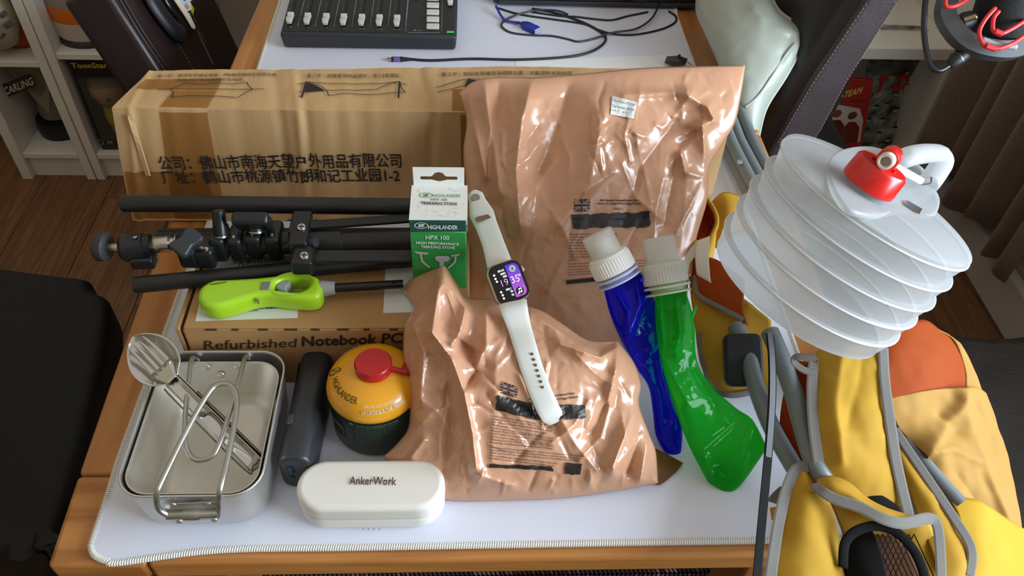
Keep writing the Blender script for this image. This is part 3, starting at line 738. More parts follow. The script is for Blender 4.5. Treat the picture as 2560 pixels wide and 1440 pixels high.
def fmap_front(A, B, H):
    def f(u, v):
        q = A+(B-A)*u+H*v; k = 1-(q.z-ZB0)/(ZB1-ZB0); a_ = .026*k/.12
        xx = (q.x+.026*k+a_*XL)/(1+a_); xx = xx if xx < XL+.12 else q.x
        return fpt(xx, q.z, .0016)
    return f
def aff(a, b, h): # pixel baseline -> front points with z-height h
    return fmap_front(fx(*a), fx(*b), V((0, 0, h)))
text_into(tx, '公司：佛山市南海天望户外用品有限公司', aff((403, 421), (1004, 414), .0175), bold=.016, cap=.78)
text_into(tx, '厂址：鹤山市桃源镇竹朗和记工业园1-2', aff((410, 456), (1000, 450), .0175), bold=.016, cap=.78)
tx.build('front_print', Mink, cb)
def tq(px, py): return at(px, py, ZB1)
def fmap_top(a, b, h):
    A, B = tq(*a), tq(*b)
    return lambda u, v: (lambda q: V((q.x, q.y, tpt(q.x, q.y+.022*max(0, (q.y-YB)/(YB1-YB))*max(0, 1-(q.x-XL)/.5))  .z+.0020)))(A+(B-A)*u+V((0, h*v, 0)))
tx = MB()
text_into(tx, '第一步：把顶布平铺在地面，持8根风绳绑在如图位置，', fmap_top((392, 195), (695, 192), .0058), bold=.008, cap=.78)
text_into(tx, '并用地钉将风绳固定在地面。', fmap_top((440, 205), (612, 204), .0050), bold=.008, cap=.78)
text_into(tx, '第二步：把两套顶杆组装好，在1-2处撑起。', fmap_top((766, 196), (1003, 196), .0075), bold=.008, cap=.78)
text_into(tx, '第三步：把所有风绳适当调整位置，天幕顶布呈现如图', fmap_top((1103, 193), (1430, 189), .0075), bold=.008, cap=.78)
def tl(pts, w_=.0011, sm=True):
    P = smooth_path([tq(*p) for p in pts], 6) if sm else resample([tq(*p) for p in pts], 12)
    rows = []
    for i, p in enumerate(P):
        t = (P[min(i+1, len(P)-1)]-P[max(0, i-1)]).normalized(); n = V((-t.y, t.x, 0))*w_/2
        f = lambda q: V((q.x, q.y, tpt(q.x, q.y+.022*max(0, (q.y-YB)/(YB1-YB))*max(0, 1-(q.x-XL)/.5)).z+.0020))
        rows.append([f(p-n), f(p+n)])
    tx.grid(rows)
for l in ([(462, 209), (500, 212), (540, 210), (580, 212), (618, 208)], [(462, 209), (448, 218), (425, 227)], [(618, 208), (622, 217), (632, 226)], [(393, 227), (510, 226), (662, 226)], [(425, 227), (434, 236), (430, 247)], [(632, 226), (612, 236), (595, 247)], [(430, 247), (480, 243), (540, 244), (595, 247)]): tl(l)
for l in ([(766, 206), (754, 247)], [(999, 206), (996, 247)]): tl(l, .0022, False)
for l in ([(768, 207), (820, 212), (900, 212), (960, 211), (999, 206)], [(768, 207), (800, 218), (816, 230), (822, 243)], [(816, 230), (870, 229), (940, 227)], [(940, 227), (965, 216), (999, 206)], [(822, 243), (870, 237), (930, 239), (1000, 233), (1014, 233)], [(1001, 208), (1004, 222), (1014, 233)], [(748, 233), (768, 231)], [(1005, 210), (1016, 214)], [(745, 213), (764, 208)], [(1090, 222), (1170, 200), (1215, 206)], [(1093, 233), (1160, 218)]): tl(l)
f3 = lambda q: V((q.x, q.y, tpt(q.x, q.y+.02).z+.0018))
for pg in (((769, 208), (788, 215), (806, 225), (814, 230), (762, 232)), ((1170, 200), (1205, 206), (1230, 214), (1190, 216), (1160, 220))):
    tx.add([f3(tq(*p)) for p in pg], [tuple(range(len(pg)))])
tx.build('top_print', Mink, cb)
# ================================================================== NOTEBOOK CARTON
ZN = .842; NY0, NY1, NX0, NX1 = .195, at(600, 574, .842).y, .054, .346
nb = thing('notebook_carton', (.2, .3, T), 'flat brown cardboard box printed Refurbished Notebook PC', 'box')
Mk = mat('kraft_board', (176, 134, 84), .75, var=.08, vscale=14, bump=.08, bscale=300)
Mke = mat('kraft_edge', (58, 40, 26), .9)
MB().box((NX0+.006, NY0+.001, T), (NX1, NY1, ZN-.004)).build('tray', Mk, nb, bevel=.001)
MB().box((NX0, NY0, T), (NX0+.0045, NY1, ZN-.001)).build('side_flap', Mk, nb, bevel=.001)
lid = MB().box((NX0+.008, NY0, ZN-.0035), (NX1, NY1, ZN)).build('lid', Mk, nb, bevel=.0016, seg=3)
MB().box((NX0+.0045, NY0+.002, T+.001), (NX0+.008, NY1, ZN-.004)).build('side_gap', Mke, nb)
MB().box((NX0+.008, NY0-.0015, T), (NX1, NY0+.001, ZN-.002)).build('front_flap', Mk, nb, bevel=.0012)
for i in range(10):
    x = NX0+.03+i*.026; MB().box((x, NY0-.002, ZN-.0022), (x+random.uniform(.006, .014), NY0-.0002, ZN-.0012)).build('perforation', Mke, nb)
tx = MB(); yf = NY0-.0018
ptext(tx, 'Refurbished', aty(511, 873, yf), aty(740, 867, yf), aty(511, 851, yf)-aty(511, 873, yf))
ptext(tx, 'Notebook PC', aty(756, 865, yf), aty(1003, 856, yf), aty(756, 841, yf)-aty(756, 865, yf), bold=.03)
tx.build('front_print', mat('brown_ink', (50, 32, 22), .7), nb)
Mlab = mat('label_paper', (216, 216, 210), .6)
def label_on(parent, pxq, z, name='label'):
    return MB().prism([at(x, y, z) for x, y in pxq], (0, 0, .0004)).build(name, Mlab, parent)
label_on(nb, ((488, 803), (744, 795), (748, 720), (508, 722)), ZN)
label_on(nb, ((508, 724), (778, 700), (776, 632), (545, 632)), ZN+.0003)
label_on(nb, ((958, 783), (1075, 780), (1075, 668), (964, 672)), ZN)
def barcode(parent, a, b, hvec, z, n=40, seed=1):
    rnd = random.Random(seed); mb = MB(); A = at(*a, z); B = at(*b, z); H = at(a[0]+hvec[0], a[1]+hvec[1], z)-A; t = 0
    while t < 1:
        w_ = rnd.choice((.006, .006, .012, .018)); g_ = rnd.choice((.006, .008, .014))
        p = A.lerp(B, t); q = A.lerp(B, min(1, t+w_))
        mb.add([p, q, q+H, p+H], [(0, 1, 2, 3)]); t += w_+g_
    return mb.build('barcode', Mink, parent)
barcode(nb, (566, 777), (694, 771), (2, -16), ZN+.0006, seed=3)
barcode(nb, (583, 659), (738, 656), (3, -17), ZN+.0009, seed=5)
tx = MB(); ptext(tx, 'T470-i56300-8-256', at(594, 667, ZN+.0008), at(715, 664, ZN+.0008), at(594, 660, ZN)-at(594, 667, ZN)); ptext(tx, 'PF0HSGB6', at(612, 780, ZN+.0006), at(646, 778, ZN+.0006), at(612, 776, ZN)-at(612, 780, ZN)); tx.build('label_print', Mink, nb)
# ================================================================== LIGHT STAND
ls2 = thing('light_stand', (.25, .35, ZN), 'folded black light stand lying on the notebook carton', 'tripod')
Mbk = mat('black_tube', (30, 30, 30), .42, bump=.05)
Mbp = mat('black_plastic', (24, 26, 28), .35)
Mst2 = mat('bright_steel', (200, 196, 188), .25, metal=1)
def tub(a, b, r, m, name, par=ls2, n=16):
    A, B = at(*a), at(*b); d = (B-A).normalized()
    return MB().tube([A, A+d*.002, B-d*.002, B], [r*.85, r, r, r*.85], n).build(name, m, par, smooth=True)
tub((305, 508, 0.8840), (1120, 518, 0.8840), .0093, Mbk, 'leg')
tub((335, 713, 0.8525), (1019, 647, 0.8525), .0088, Mbk, 'leg')
tub((395, 590, 0.8540), (1100, 588, 0.8540), .0085, Mbk, 'leg')
tub((500, 612, 0.8700), (1090, 600, 0.8700), .0115, Mbk, 'centre_tube')
tub((560, 606, 0.8700), (860, 604, 0.8700), .0135, Mbk, 'sleeve')
def strap(pa, pb, w_, h_, m, name):
    A, B = at(*pa), at(*pb); d = (B-A); s = d.normalized().cross(V((0, 0, 1))).normalized()
    return MB().obox((A+B)/2, d/2, s*w_/2, V((0, 0, h_/2))).build(name, m, ls2, bevel=.0012)
strap((752, 565, 0.8860), (1110, 540, 0.8800), .012, .004, Mbp, 'strut')
strap((758, 641, 0.8800), (1110, 640, 0.8760), .016, .004, Mbk, 'strut')
# brackets with screws
for (x0, y0, x1, y1, z, nm) in ((735, 540, 772, 600, 0.8820, 'bracket'), (738, 622, 782, 674, 0.8790, 'bracket'), (728, 590, 770, 624, 0.8840, 'bracket')):
    A, B = at(x0, y0, z), at(x1, y1, z); c = (A+B)/2
    MB().obox(c, (abs(B.x-A.x)/2, 0, 0), (0, abs(B.y-A.y)/2, 0), (0, 0, .009)).build(nm, Mbp, ls2, bevel=.003, seg=3)
for x, y, z in ((754, 569, 0.8925), (761, 640, 0.8895)):
    p = at(x, y, z); sc_ = MB().lathe([(.0048, -.003), (.0048, .0008), (.004, .0018), (0, .0022)], p, (0, -.2, 1), 20).build('screw', Mst2, ls2, smooth=True)
    for a in (0, 1): MB().obox(p+V((0, -.0004, .0022)), (.003*(1-a)+.0006*a, 0, 0), (0, .0006*(1-a)+.003*a, 0), (0, 0, .0003)).build('slot', mat('screw_slot', (60, 60, 60), .4), sc_)
# locking collars
def collar(px, py, z, w_, r, screw=True):
    c = at(px, py, z)
    o = MB().obox(c, (w_/2, 0, 0), (0, r, 0), (0, 0, r)).build('collar', Mbp, ls2, bevel=.0045, seg=3)
    MB().obox(c+V((0, -r*.72, r*.72)), (w_/2+.0002, 0, 0), (0, .0005, 0), (0, 0, .0005)).build('gap', Mbk, o)
    if screw: MB().lathe([(.0018, 0), (.0018, .002), (0, .0024)], c+V((0, -r*.60, r*.98)), (0, 0, 1), 10).build('screw', Mst2, o)
collar(553, 605, 0.8710, .016, .016); collar(596, 606, 0.8710, .015, .0155); collar(641, 600, 0.8720, .017, .0165); collar(690, 602, 0.8720, .016, .0165)
collar(477, 634, 0.8680, .020, .012, False); collar(516, 632, 0.8680, .021, .013)
MB().lathe([(.003, 0), (.003, .002), (0, .0025)], at(515, 626, 0.8820), (0, -.2, 1), 12).build('screw', Mst2, ls2)
# knobs
def knob(px, py, z, ax, r, L, m=Mbp):
    c = at(px, py, z); k = MB().lathe([(0, 0), (r, 0), (r, L*.25), (r*.8, L), (r*.6, L*1.04), (0, L*1.05)], c, ax, 20).build('knob', m, ls2, smooth=True)
    MB().lathe([(r*1.04, -.0012), (r*1.04, .0006)], c, ax, 20, cap=True).build('washer', Mst2, k); return k
knob(552, 589, 0.8860, (0, .55, 1), .0075, .026)
k = knob(640, 578, 0.8870, (.0, .6, 1), .008, .012)
c = at(631, 553, 0.9020)
MB().obox(c, (.0185, 0, 0), (0, .0055, .004), (0, -.007, .011)).build('wing', Mbp, k, bevel=.004, seg=3)
k = knob(470, 622, 0.8800, (-.1, -.1, 1), .008, .010)
A, B = at(440, 632, 0.8920), at(494, 580, 0.9000)
mb = MB(); d = (B-A); s_ = d.normalized().cross(V((0, -.4, .9))).normalized(); u_ = s_.cross(d.normalized())
rows = []
for i in range(9):
    t = i/8; ww = .006+.0045*abs(2*t-1)+(.002 if 0 < i < 8 else -.002); p = A+d*t
    rows.append([p+s_*ww+u_*.004, p-s_*ww+u_*.004, p-s_*ww-u_*.004, p+s_*ww-u_*.004])
mb.grid(rows, close=True); mb.add(rows[0], [(0, 1, 2, 3)]); mb.add(rows[-1], [(3, 2, 1, 0)])
mb.build('wing', mat('dark_slate_plastic', (44, 48, 52), .4), k, bevel=.0025, seg=3, weld=True)
A, B = at(700, 615, .87), at(790, 606, 0.8900); MB().tube([A, A.lerp(B, .4), A.lerp(B, .7), B], [.006, .0055, .0042, .005], 10).build('lever', mat('dark_slate_plastic', (44, 48, 52), .4), ls2, smooth=True)
# head with spigot and disc
sp = MB(); A, B = at(372, 614, 0.8660), at(445, 607, 0.8680); d = (B-A)
sp.lathe([(.0065, 0), (.0088, .003), (.0088, .022), (.0066, .024), (.0066, .027), (.0088, .029), (.0088, d.length)], A, d, 20, cap=True).build('spigot', Mst2, ls2, smooth=True)
A, B = at(300, 622, 0.8660), at(378, 614, 0.8660); d = B-A
h = MB().lathe([(.010, 0), (.0145, .004), (.0145, d.length*.78), (.0125, d.length*.8), (.0125, d.length)], A, d, 24, cap=True).build('head', Mbp, ls2, smooth=True)
MB().lathe([(.0022, 0), (.0022, .001), (0, .0014)], at(338, 594, 0.8810), (0, .1, 1), 10).build('screw', Mst2, h)
MB().lathe([(.0035, 0), (.0035, .0006), (0, .0006)], at(312, 598, 0.8785), (0, .1, 1), 12).build('notch', mat('pit', (8, 8, 8), .8), h)
A2, B2 = at(335, 640, 0.8560), at(384, 662, 0.8560); MB().obox((A2+B2)/2, (.012, 0, 0), (0, .008, 0), (0, 0, .007)).build('side_knob', Mbp, h, bevel=.003, seg=3)
MB().tube([at(262, 617, 0.8660), at(304, 621, 0.8660)], .0045, 14).build('thread', mat('brass_steel', (190, 178, 150), .3, metal=1), h, smooth=True)
c = at(258, 617, 0.8660); mb = MB(); dd = (at(304, 621, 0.8660)-c).normalized()
mb.lathe([(0, -.006), (.014, -.006), (.0155, -.004), (.0155, .004), (.013, .006), (0, .006)], c, dd, 28).build('disc', mat('rubber_grey', (50, 48, 48), .6, bump=.3), h, smooth=True)
# ================================================================== LIGHTER
lt = thing('utility_lighter', tuple(at(650, 730, ZN)), 'lime green long-neck utility lighter on the notebook carton', 'lighter')
Mlime = mat('lime_plastic', (164, 212, 34), .32, coat=.3)
ZL = ZN+.023
ol = [(492, 738), (500, 715), (530, 697), (570, 694), (640, 690), (700, 684), (760, 682), (790, 687), (803, 703), (805, 722), (795, 738), (770, 744), (730, 742), (680, 736), (640, 738), (590, 752), (545, 764), (515, 762), (498, 752)]
hole = [(684, 718), (692, 702), (720, 690), (750, 689), (770, 697), (772, 708), (760, 720), (735, 727), (705, 727)]
def w2(l, z): return [at(x, y, z) for x, y in l]
O2 = smooth_path(w2(ol, ZL), 4, True); H2 = smooth_path(w2(hole, ZL), 4, True)
solid_curve([[(p.x, p.y) for p in O2], [(p.x, p.y) for p in H2]], .0222, .0055, lambda x, y, h: V((x, y, ZN+.0004+h)), 4).build('body', Mlime, lt, smooth=True, angle=60)
Mgr = mat('grey_plastic', (150, 150, 150), .45)
tr = [(688, 716), (700, 702), (722, 699), (726, 706), (716, 716), (716, 726), (700, 724)]
MB().prism([at(x, y, ZL-.004) for x, y in tr], (0, 0, -.012)).build('trigger', Mgr, lt, bevel=.0015)
MB().obox(at(664, 715, ZL-.0002), (.0042, 0, 0), (0, .0055, 0), (0, 0, .0008)).build('gauge', mat('gauge_grey', (120, 124, 120), .3), lt, bevel=.0005)
MB().obox(at(645, 752, ZL-.006), (.0009, 0, 0), (0, .001, 0), (0, 0, .0035)).build('switch', Mst2, lt)
MB().tube(smooth_path([at(526, 712, ZL-.0005), at(545, 709, ZL-.0003), at(566, 706, ZL-.0006)], 5), .0008, 6).build('slot', mat('lime_dark', (70, 96, 14), .6), lt, smooth=True)
A, B = at(800, 722, ZN+.0135), at(838, 720, ZN+.0135); MB().lathe([(.0085, 0), (.0088, .002), (.0068, (B-A).length)], A, B-A, 24, cap=True).build('ferrule', Mgr, lt, smooth=True)
A, B = at(836, 720, ZN+.0135), at(1008, 710, ZN+.0135); bar = MB().lathe([(.0046, 0), (.0046, (B-A).length-.001), (.004, (B-A).length)], A, B-A, 20, cap=True).build('barrel', mat('black_barrel', (14, 14, 14), .28), lt, smooth=True)
for i in range(6):
    p = A.lerp(B, .86+.02*(i % 4))+V((0, -.001-.0016*(i//4), .0046)); MB().lathe([(.0007, -.0003), (.0007, .0001), (0, .0001)], p, (0, 0, 1), 8).build('vent', mat('vent_dark', (2, 2, 2), .9), bar)
# ================================================================== STOVE CARTON
sv = thing('stove_carton', (.32, .29, ZN), 'small green and white trekking stove box with hanging tab', 'box')
SY = .250; 
q00, q10 = aty(1022, 545, SY), aty(1165, 552, SY); zs1 = (q00.z+q10.z)/2; sx0, sx1 = q00.x, q10.x
SYb = at(1100, 463, zs1).y
Mgn = mat('stove_green', (44, 142, 66), .45); Mdg = mat('stove_teal', (24, 74, 66), .45); Mwh = mat('stove_white', (232, 232, 226), .5)
zbnd = aty(1095, 580, SY).z
MB().box((sx0, SY, ZN), (sx1, SYb, zbnd)).build('lower_body', Mgn, sv, bevel=.0006, seg=1)
MB().box((sx0, SY, zbnd), (sx1, SYb, zs1-.0008)).build('upper_band', Mdg, sv, bevel=.0006, seg=1)
MB().box((sx0, SY-.0003, zs1-.0008), (sx1, SYb, zs1)).build('top_panel', Mwh, sv)
# tab with euro slot
tw, th = sx1-sx0-.004, aty(1100, 418, SYb).z-zs1
eu = [(-.019, 0), (-.018, .0022), (-.008, .0022), (-.006, .0035), (-.004, .0065), (0, .0078), (.004, .0065), (.006, .0035), (.008, .0022), (.018, .0022), (.019, 0), (.018, -.0022), (.008, -.0022), (.005, -.0032), (0, -.0045), (-.005, -.0032), (-.008, -.0022), (-.018, -.0022)]
cxm = (sx0+sx1)/2
solid_curve([[(-tw/2, 0), (tw/2, 0), (tw/2, th), (-tw/2, th)], [(a, b+th*.42) for a, b in eu]], .0008, 0, lambda x, y, h: V((cxm+x, SYb-h, zs1+y))).build('hang_tab', Mwh, sv)
MB().prism([(sx1, SYb, zs1), (sx1, SY+.004, zs1), (sx1, SY+.006, zs1-.012), (sx1, SYb, zs1-.012)], (.0012, 0, 0)).build('side_tuck', Mwh, sv)
tx = MB(); yf = SY-.0006
ptext(tx, 'HIGHLANDER', aty(1071, 572, yf), aty(1144, 573, yf), (0, 0, .0052), bold=.015)
ptext(tx, 'HPX 100', aty(1065, 598, yf), aty(1123, 599, yf), (0, 0, .0058), bold=0)
ptext(tx, 'HIGH PERFORMANCE', aty(1041, 609, yf), aty(1147, 613, yf), (0, 0, .0034), bold=.02)
ptext(tx, 'TREKKING STOVE', aty(1052, 619, yf), aty(1137, 622, yf), (0, 0, .0034), bold=.02)
def oval_logo(mb, c, xa, ya, r1=.012, r2=.006):
    c, xa, ya = V(c), V(xa), V(ya)
    P = lambda a, k: c+xa*(math.cos(a)*r1*k)+ya*(math.sin(a)*r2*k)
    n = 28; mb.grid([[P(2*math.pi*i/n, 1) for i in range(n+1)], [P(2*math.pi*i/n, .88) for i in range(n+1)]])
    for k in (-1, 1):
        a = [(-.62*k, .30*k), (.1*k, .30*k), (-.35*k, -.55*k), (-.15*k, -.55*k), (.42*k, .48*k), (-.55*k, .48*k)]
        mb.add([c+xa*(p[0]*r1+k*.12*r1)+ya*(p[1]*r2) for p in a], [(0, 1, 4, 5), (1, 2, 3, 4)])
oval_logo(tx, aty(1053, 564, yf), (1, 0, 0), (0, 0, 1), .0068, .0040)
tx.build('front_print', mat('print_white', (236, 238, 234), .5), sv)
tx = MB(); zt_ = zs1+.0004
ptext(tx, 'HIGHLANDER', at(1082, 493, zt_), at(1152, 494, zt_), (0, .0048, 0), bold=.01); oval_logo(tx, at(1065, 488, zt_), (1, 0, 0), (0, 1, 0), .0068, .0042)
tx.build('logo_print', mat('print_green', (70, 150, 84), .5), sv)
tx = MB(); ptext(tx, 'HPX 100', at(1077, 502, zt_), at(1118, 503, zt_), (0, .0040, 0), bold=0); ptext(tx, 'TREKKING STOVE', at(1052, 511, zt_), at(1143, 514, zt_), (0, .0042, 0), bold=.018)
tx.build('top_print', mat('print_charcoal', (52, 54, 54), .6), sv)
ct = MB()
def cont(pts, w_=.00017):
    P = smooth_path([at(x, y, zt_) for x, y in pts], 6); ct.grid([[p+V((-w_, -w_, 0)), p+V((w_, w_, 0))] for p in P])
for l in ([(1036, 500), (1050, 485), (1045, 472), (1060, 466)], [(1030, 535), (1048, 522), (1044, 512)], [(1060, 545), (1075, 528), (1098, 530), (1110, 518)], [(1085, 547), (1095, 538), (1115, 540), (1128, 522), (1150, 520), (1160, 505)], [(1118, 545), (1126, 532), (1140, 530), (1138, 540), (1128, 542)], [(1120, 470), (1140, 478), (1160, 472)], [(1040, 548), (1062, 530), (1070, 518)]): cont(l)
ct.build('contour_print', mat('print_pale', (186, 188, 184), .6), sv)
pg = MB(); yq = SY-.0008
def fp(l): pg.add([aty(x, y, yq) for x, y in l], [tuple(range(len(l)))])
fp([(1035, 628), (1072, 632), (1068, 637), (1042, 634)]); fp([(1048, 634), (1054, 634), (1058, 652), (1076, 668), (1072, 670), (1053, 655)]); fp([(1086, 645), (1092, 640), (1120, 640), (1126, 646), (1120, 654), (1094, 654)]); fp([(1098, 654), (1110, 654), (1108, 690), (1100, 690)]); fp([(1126, 638), (1150, 634), (1148, 639), (1130, 642)]); fp([(1136, 642), (1142, 640), (1140, 656), (1122, 672), (1119, 669), (1135, 654)])
pg.build('stove_picture', mat('print_steel', (186, 186, 182), .4), sv)
# ================================================================== RATION BAGS
def plastic(name, c):
    m = mat(name, c, .21, bump=.045, bscale=120, spec=.6, var=.05, vscale=10); return m
Mbag = plastic('ration_plastic', (202, 152, 120)); Mmark = mat('black_marker', (14, 12, 13), .45, c2=(46, 36, 32), vscale=60)
Mtxt = mat('bag_ink', (62, 42, 36), .6)
rbag = thing('ration_bag', tuple(at(1440, 800, .78)), 'tall tan plastic ration bag leaning on the long carton', 'ration pack')
nR = V((0, -.66, .75)).normalized(); pR = V((.45, .36, .872))
folds = [([(1210, 200), (1250, 480)], .016, 30), ([(1248, 210), (1225, 400), (1215, 500)], -.012, 26), ([(1330, 200), (1305, 300), (1290, 420), (1300, 560)], .022, 34), ([(1420, 220), (1395, 310), (1350, 430)], -.014, 40), ([(1500, 280), (1500, 310), (1475, 460), (1400, 560)], .015, 40), ([(1560, 240), (1690, 232), (1720, 240)], .008, 16), ([(1715, 235), (1770, 270), (1785, 300), (1755, 315)], .013, 12), ([(1755, 315), (1762, 400), (1770, 440)], .012, 10), ([(1700, 380), (1712, 430), (1765, 445)], .010, 10), ([(1690, 300), (1600, 420), (1560, 560)], -.010, 34), ([(1740, 330), (1700, 360), (1660, 560)], -.010, 26), ([(1460, 480), (1530, 430)], .006, 10), ([(1170, 250), (1215, 440)], .008, 12), ([(1560, 330), (1600, 340)], .008, 40), ([(1300, 480), (1240, 560), (1230, 700)], .010, 26)]+crease_set(46, (1170, 190, 1800, 560), 5)+crease_set(26, (1680, 170, 1850, 330), 8, (0, 180), (15, 50), .003, (4, 8))+crease_set(20, (1500, 280, 1680, 360), 11, (0, 180), (15, 45), .0028, (4, 7))
RB = Sheet(pR, nR, [(1148, 232), (1185, 203), (1240, 193), (1345, 193), (1480, 182), (1600, 170), (1720, 166), (1863, 163)], [(1165, 790), (1300, 840), (1500, 870), (1710, 850)], [(1148, 232), (1166, 300), (1158, 380), (1165, 480), (1170, 640), (1165, 790)], [(1863, 163), (1852, 240), (1836, 310), (1800, 368), (1772, 420), (1768, 500), (1740, 600), (1722, 700), (1710, 850)], 190, 160, .034, folds, back=.3, power=.62, crinkle=.0005, cscale=22, seed=2, sharp=1.05)
RB.build('pouch', Mbag, rbag)
def bt(S, mb, body, a, b, hpx, **k):
    A = V((a[0], a[1], 0)); B = V((b[0], b[1], 0)); d = (B-A).normalized(); up = V((d.y, -d.x, 0))*hpx
    return text_into(mb, body, lambda u, v: S.surf(*((A+(B-A)*u+up*v)[:2]), .0009), **k)
def bquad(S, mb, q, nx=14, ny=5, rag=0):
    q = [V((x, y, 0)) for x, y in q]
    def f(u, v):
        p = q[0].lerp(q[1], u).lerp(q[3].lerp(q[2], u), v)
        if rag and (u in (0, 1) or v in (0, 1)): p = p+V((random.uniform(-rag, rag), random.uniform(-rag, rag), 0))
        return S.surf(p.x, p.y, .0016)
    return quad_decal(mb, f, nx, ny)
def flag(S, parent, q):
    q = [V((x, y, 0)) for x, y in q]; mb = MB()
    union_jack(mb, lambda u, v: S.surf(*(q[0].lerp(q[1], u).lerp(q[3].lerp(q[2], u), v))[:2], .0008))
    return mb.build('flag_print', mat('flag_navy', (34, 32, 48), .5), parent)
flag(RB, rbag, ((1434, 530), (1474, 529), (1476, 497), (1435, 498)))
tx = MB()
bt(RB, tx, '24hr General Purpose Ration Pack', (1500, 503), (1595, 503), 5, bold=.02); bt(RB, tx, 'Ration de Combat 24h à Usage Général', (1495, 511), (1602, 511), 5, bold=.015); bt(RB, tx, 'MENU 1', (1535, 525), (1558, 525), 6, bold=.01)
body1 = ['Ration pack contents: Beans and Sausage', 'Casserole, Vegetable Curry, Sponge', 'Pudding in Chocolate Sauce, Biscuits, Spicy', 'Mini Breadsticks, Salted Peanuts, Fortified', 'Drink Powder, Tropical Flavour Isotonic', 'Powder, Hot Chocolate, Tea, Coffee x2', 'Sweetener x4, Wet Wipes, Tissues x2', 'Type 52, Chewing Gum, Water Purification', 'Tabs x6, Matches, Spoon, Sealable bag', 'Sheet']
for i, s in enumerate(body1): bt(RB, tx, s, (1426-i*.5, 587+i*7.2), (1426+(118 if i < 9 else 18), 587+i*7.2-1), 4.2)
for i, s in enumerate(('This ration pack has been carefully designed to ensure it is well balanced and will meet your', 'nutritional requirements. The ration contents develop to maintain peak performance, you', 'should consume all of the contents over a 24 hour period. The individual items within this', 'ration are labelled with dietary and allergen information. Please read', 'carefully to ensure the products meet your needs')): bt(RB, tx, s, (1420-i*.5, 662+i*7), (1420+(200, 196, 194, 150, 120)[i], 652+i*7), 4.2)
tx.build('printed_text', Mtxt, rbag)
mb = MB(); bquad(RB, mb, ((1432, 572), (1627, 566), (1624, 529), (1430, 538)), 20, 6, 2.5); mb.build('redaction_mark', Mmark, rbag)
mb = MB(); bquad(RB, mb, ((1416, 711), (1620, 690), (1620, 680), (1416, 701)), 16, 3); mb.build('redaction_mark', Mmark, rbag)
mb = MB(); bquad(RB, mb, ((1526, 286), (1584, 297), (1594, 256), (1531, 239)), 8, 6); mb.build('date_sticker', Mlab, rbag)
tx = MB(); S_ = RB
def st_line(body, a, b, h, **k):
    A = V((*a, 0)); B = V((*b, 0)); d = (B-A).normalized(); up = V((d.y, -d.x, 0))*h
    text_into(tx, body, lambda u, v: S_.surf(*((A+(B-A)*u+up*v)[:2]), .0023), **k)
st_line('Pack Date: 07/2024', (1535, 253), (1587, 265), 6); st_line('Tag Number: AY774', (1530, 266), (1585, 278), 6); st_line('Line: 1   4:17', (1528, 276), (1570, 285), 5)
tx.build('sticker_print', mat('sticker_ink', (110, 112, 114), .6), rbag)
# front bag
fbag = thing('ration_bag', tuple(at(1350, 1200, T)), 'crumpled full tan plastic ration bag in front under the smartwatch', 'ration pack')
nF = V((0, -.60, .80)).normalized(); pF = V((.42, .052, T+.004))
ff = [([(1105, 665), (1090, 760), (1080, 830)], .020, 26), ([(1080, 830), (1130, 900), (1160, 980)], .018, 22), ([(1130, 690), (1165, 760), (1150, 830), (1130, 860)], .016, 16), ([(1150, 850), (1180, 880), (1190, 930), (1160, 975)], -.016, 18), ([(1160, 980), (1180, 1080), (1190, 1170)], .013, 14), ([(1110, 900), (1130, 1050), (1110, 1180)], -.010, 30), ([(1215, 770), (1215, 860), (1190, 920)], .012, 16), ([(1330, 780), (1400, 830), (1460, 880)], .016, 30), ([(1430, 820), (1480, 850), (1530, 858)], -.018, 22), ([(1400, 860), (1500, 895), (1540, 870)], .013, 18), ([(1545, 860), (1540, 920), (1520, 1000)], .014, 14), ([(1590, 960), (1580, 1040), (1530, 1170)], .013, 14), ([(1520, 1000), (1480, 1080)], -.010, 24), ([(1530, 1180), (1620, 1060)], .008, 12), ([(1620, 1100), (1600, 1200)], .012, 12), ([(1600, 1080), (1570, 1180)], -.010, 16), ([(1200, 1190), (1280, 1215)], .006, 14), ([(1060, 1100), (1030, 1140)], .008, 12), ([(1030, 800), (1060, 880), (1050, 1000)], .010, 20), ([(1240, 900), (1230, 1150)], .004, 30)]+crease_set(46, (1020, 700, 1600, 1180), 21, (30, 150), (50, 190), .0042, (6, 12))+crease_set(24, (1040, 1150, 1640, 1230), 33, (60, 120), (20, 60), .004, (6, 10))
FB = Sheet(pF, nF, [(1012, 812), (1036, 770), (1075, 715), (1105, 662), (1140, 705), (1166, 742), (1230, 748), (1340, 770), (1400, 805), (1470, 850), (1545, 852)], [(958, 1142), (1030, 1210), (1115, 1250), (1250, 1252), (1400, 1246), (1540, 1228), (1645, 1208)], [(1012, 812), (1008, 880), (1020, 980), (1022, 1060), (1000, 1100), (958, 1142)], [(1545, 852), (1585, 905), (1604, 960), (1598, 1010), (1622, 1080), (1640, 1130), (1645, 1208)], 190, 160, .040, ff, back=.25, power=.55, crinkle=.0006, cscale=20, seed=9, sharp=1.05)
for j in range(FB.nv):
    for i in range(FB.nu):
        pass
FB.build('pouch', Mbag, fbag)
flag(FB, fbag, ((1250, 982), (1293, 995), (1295, 967), (1252, 952)))
tx = MB()
bt(FB, tx, '24hr General Purpose Ration Pack', (1322, 1000), (1438, 985), 5, bold=.02); bt(FB, tx, 'Ration de Combat 24h à Usage Général', (1324, 997+12), (1446, 994), 5, bold=.015)
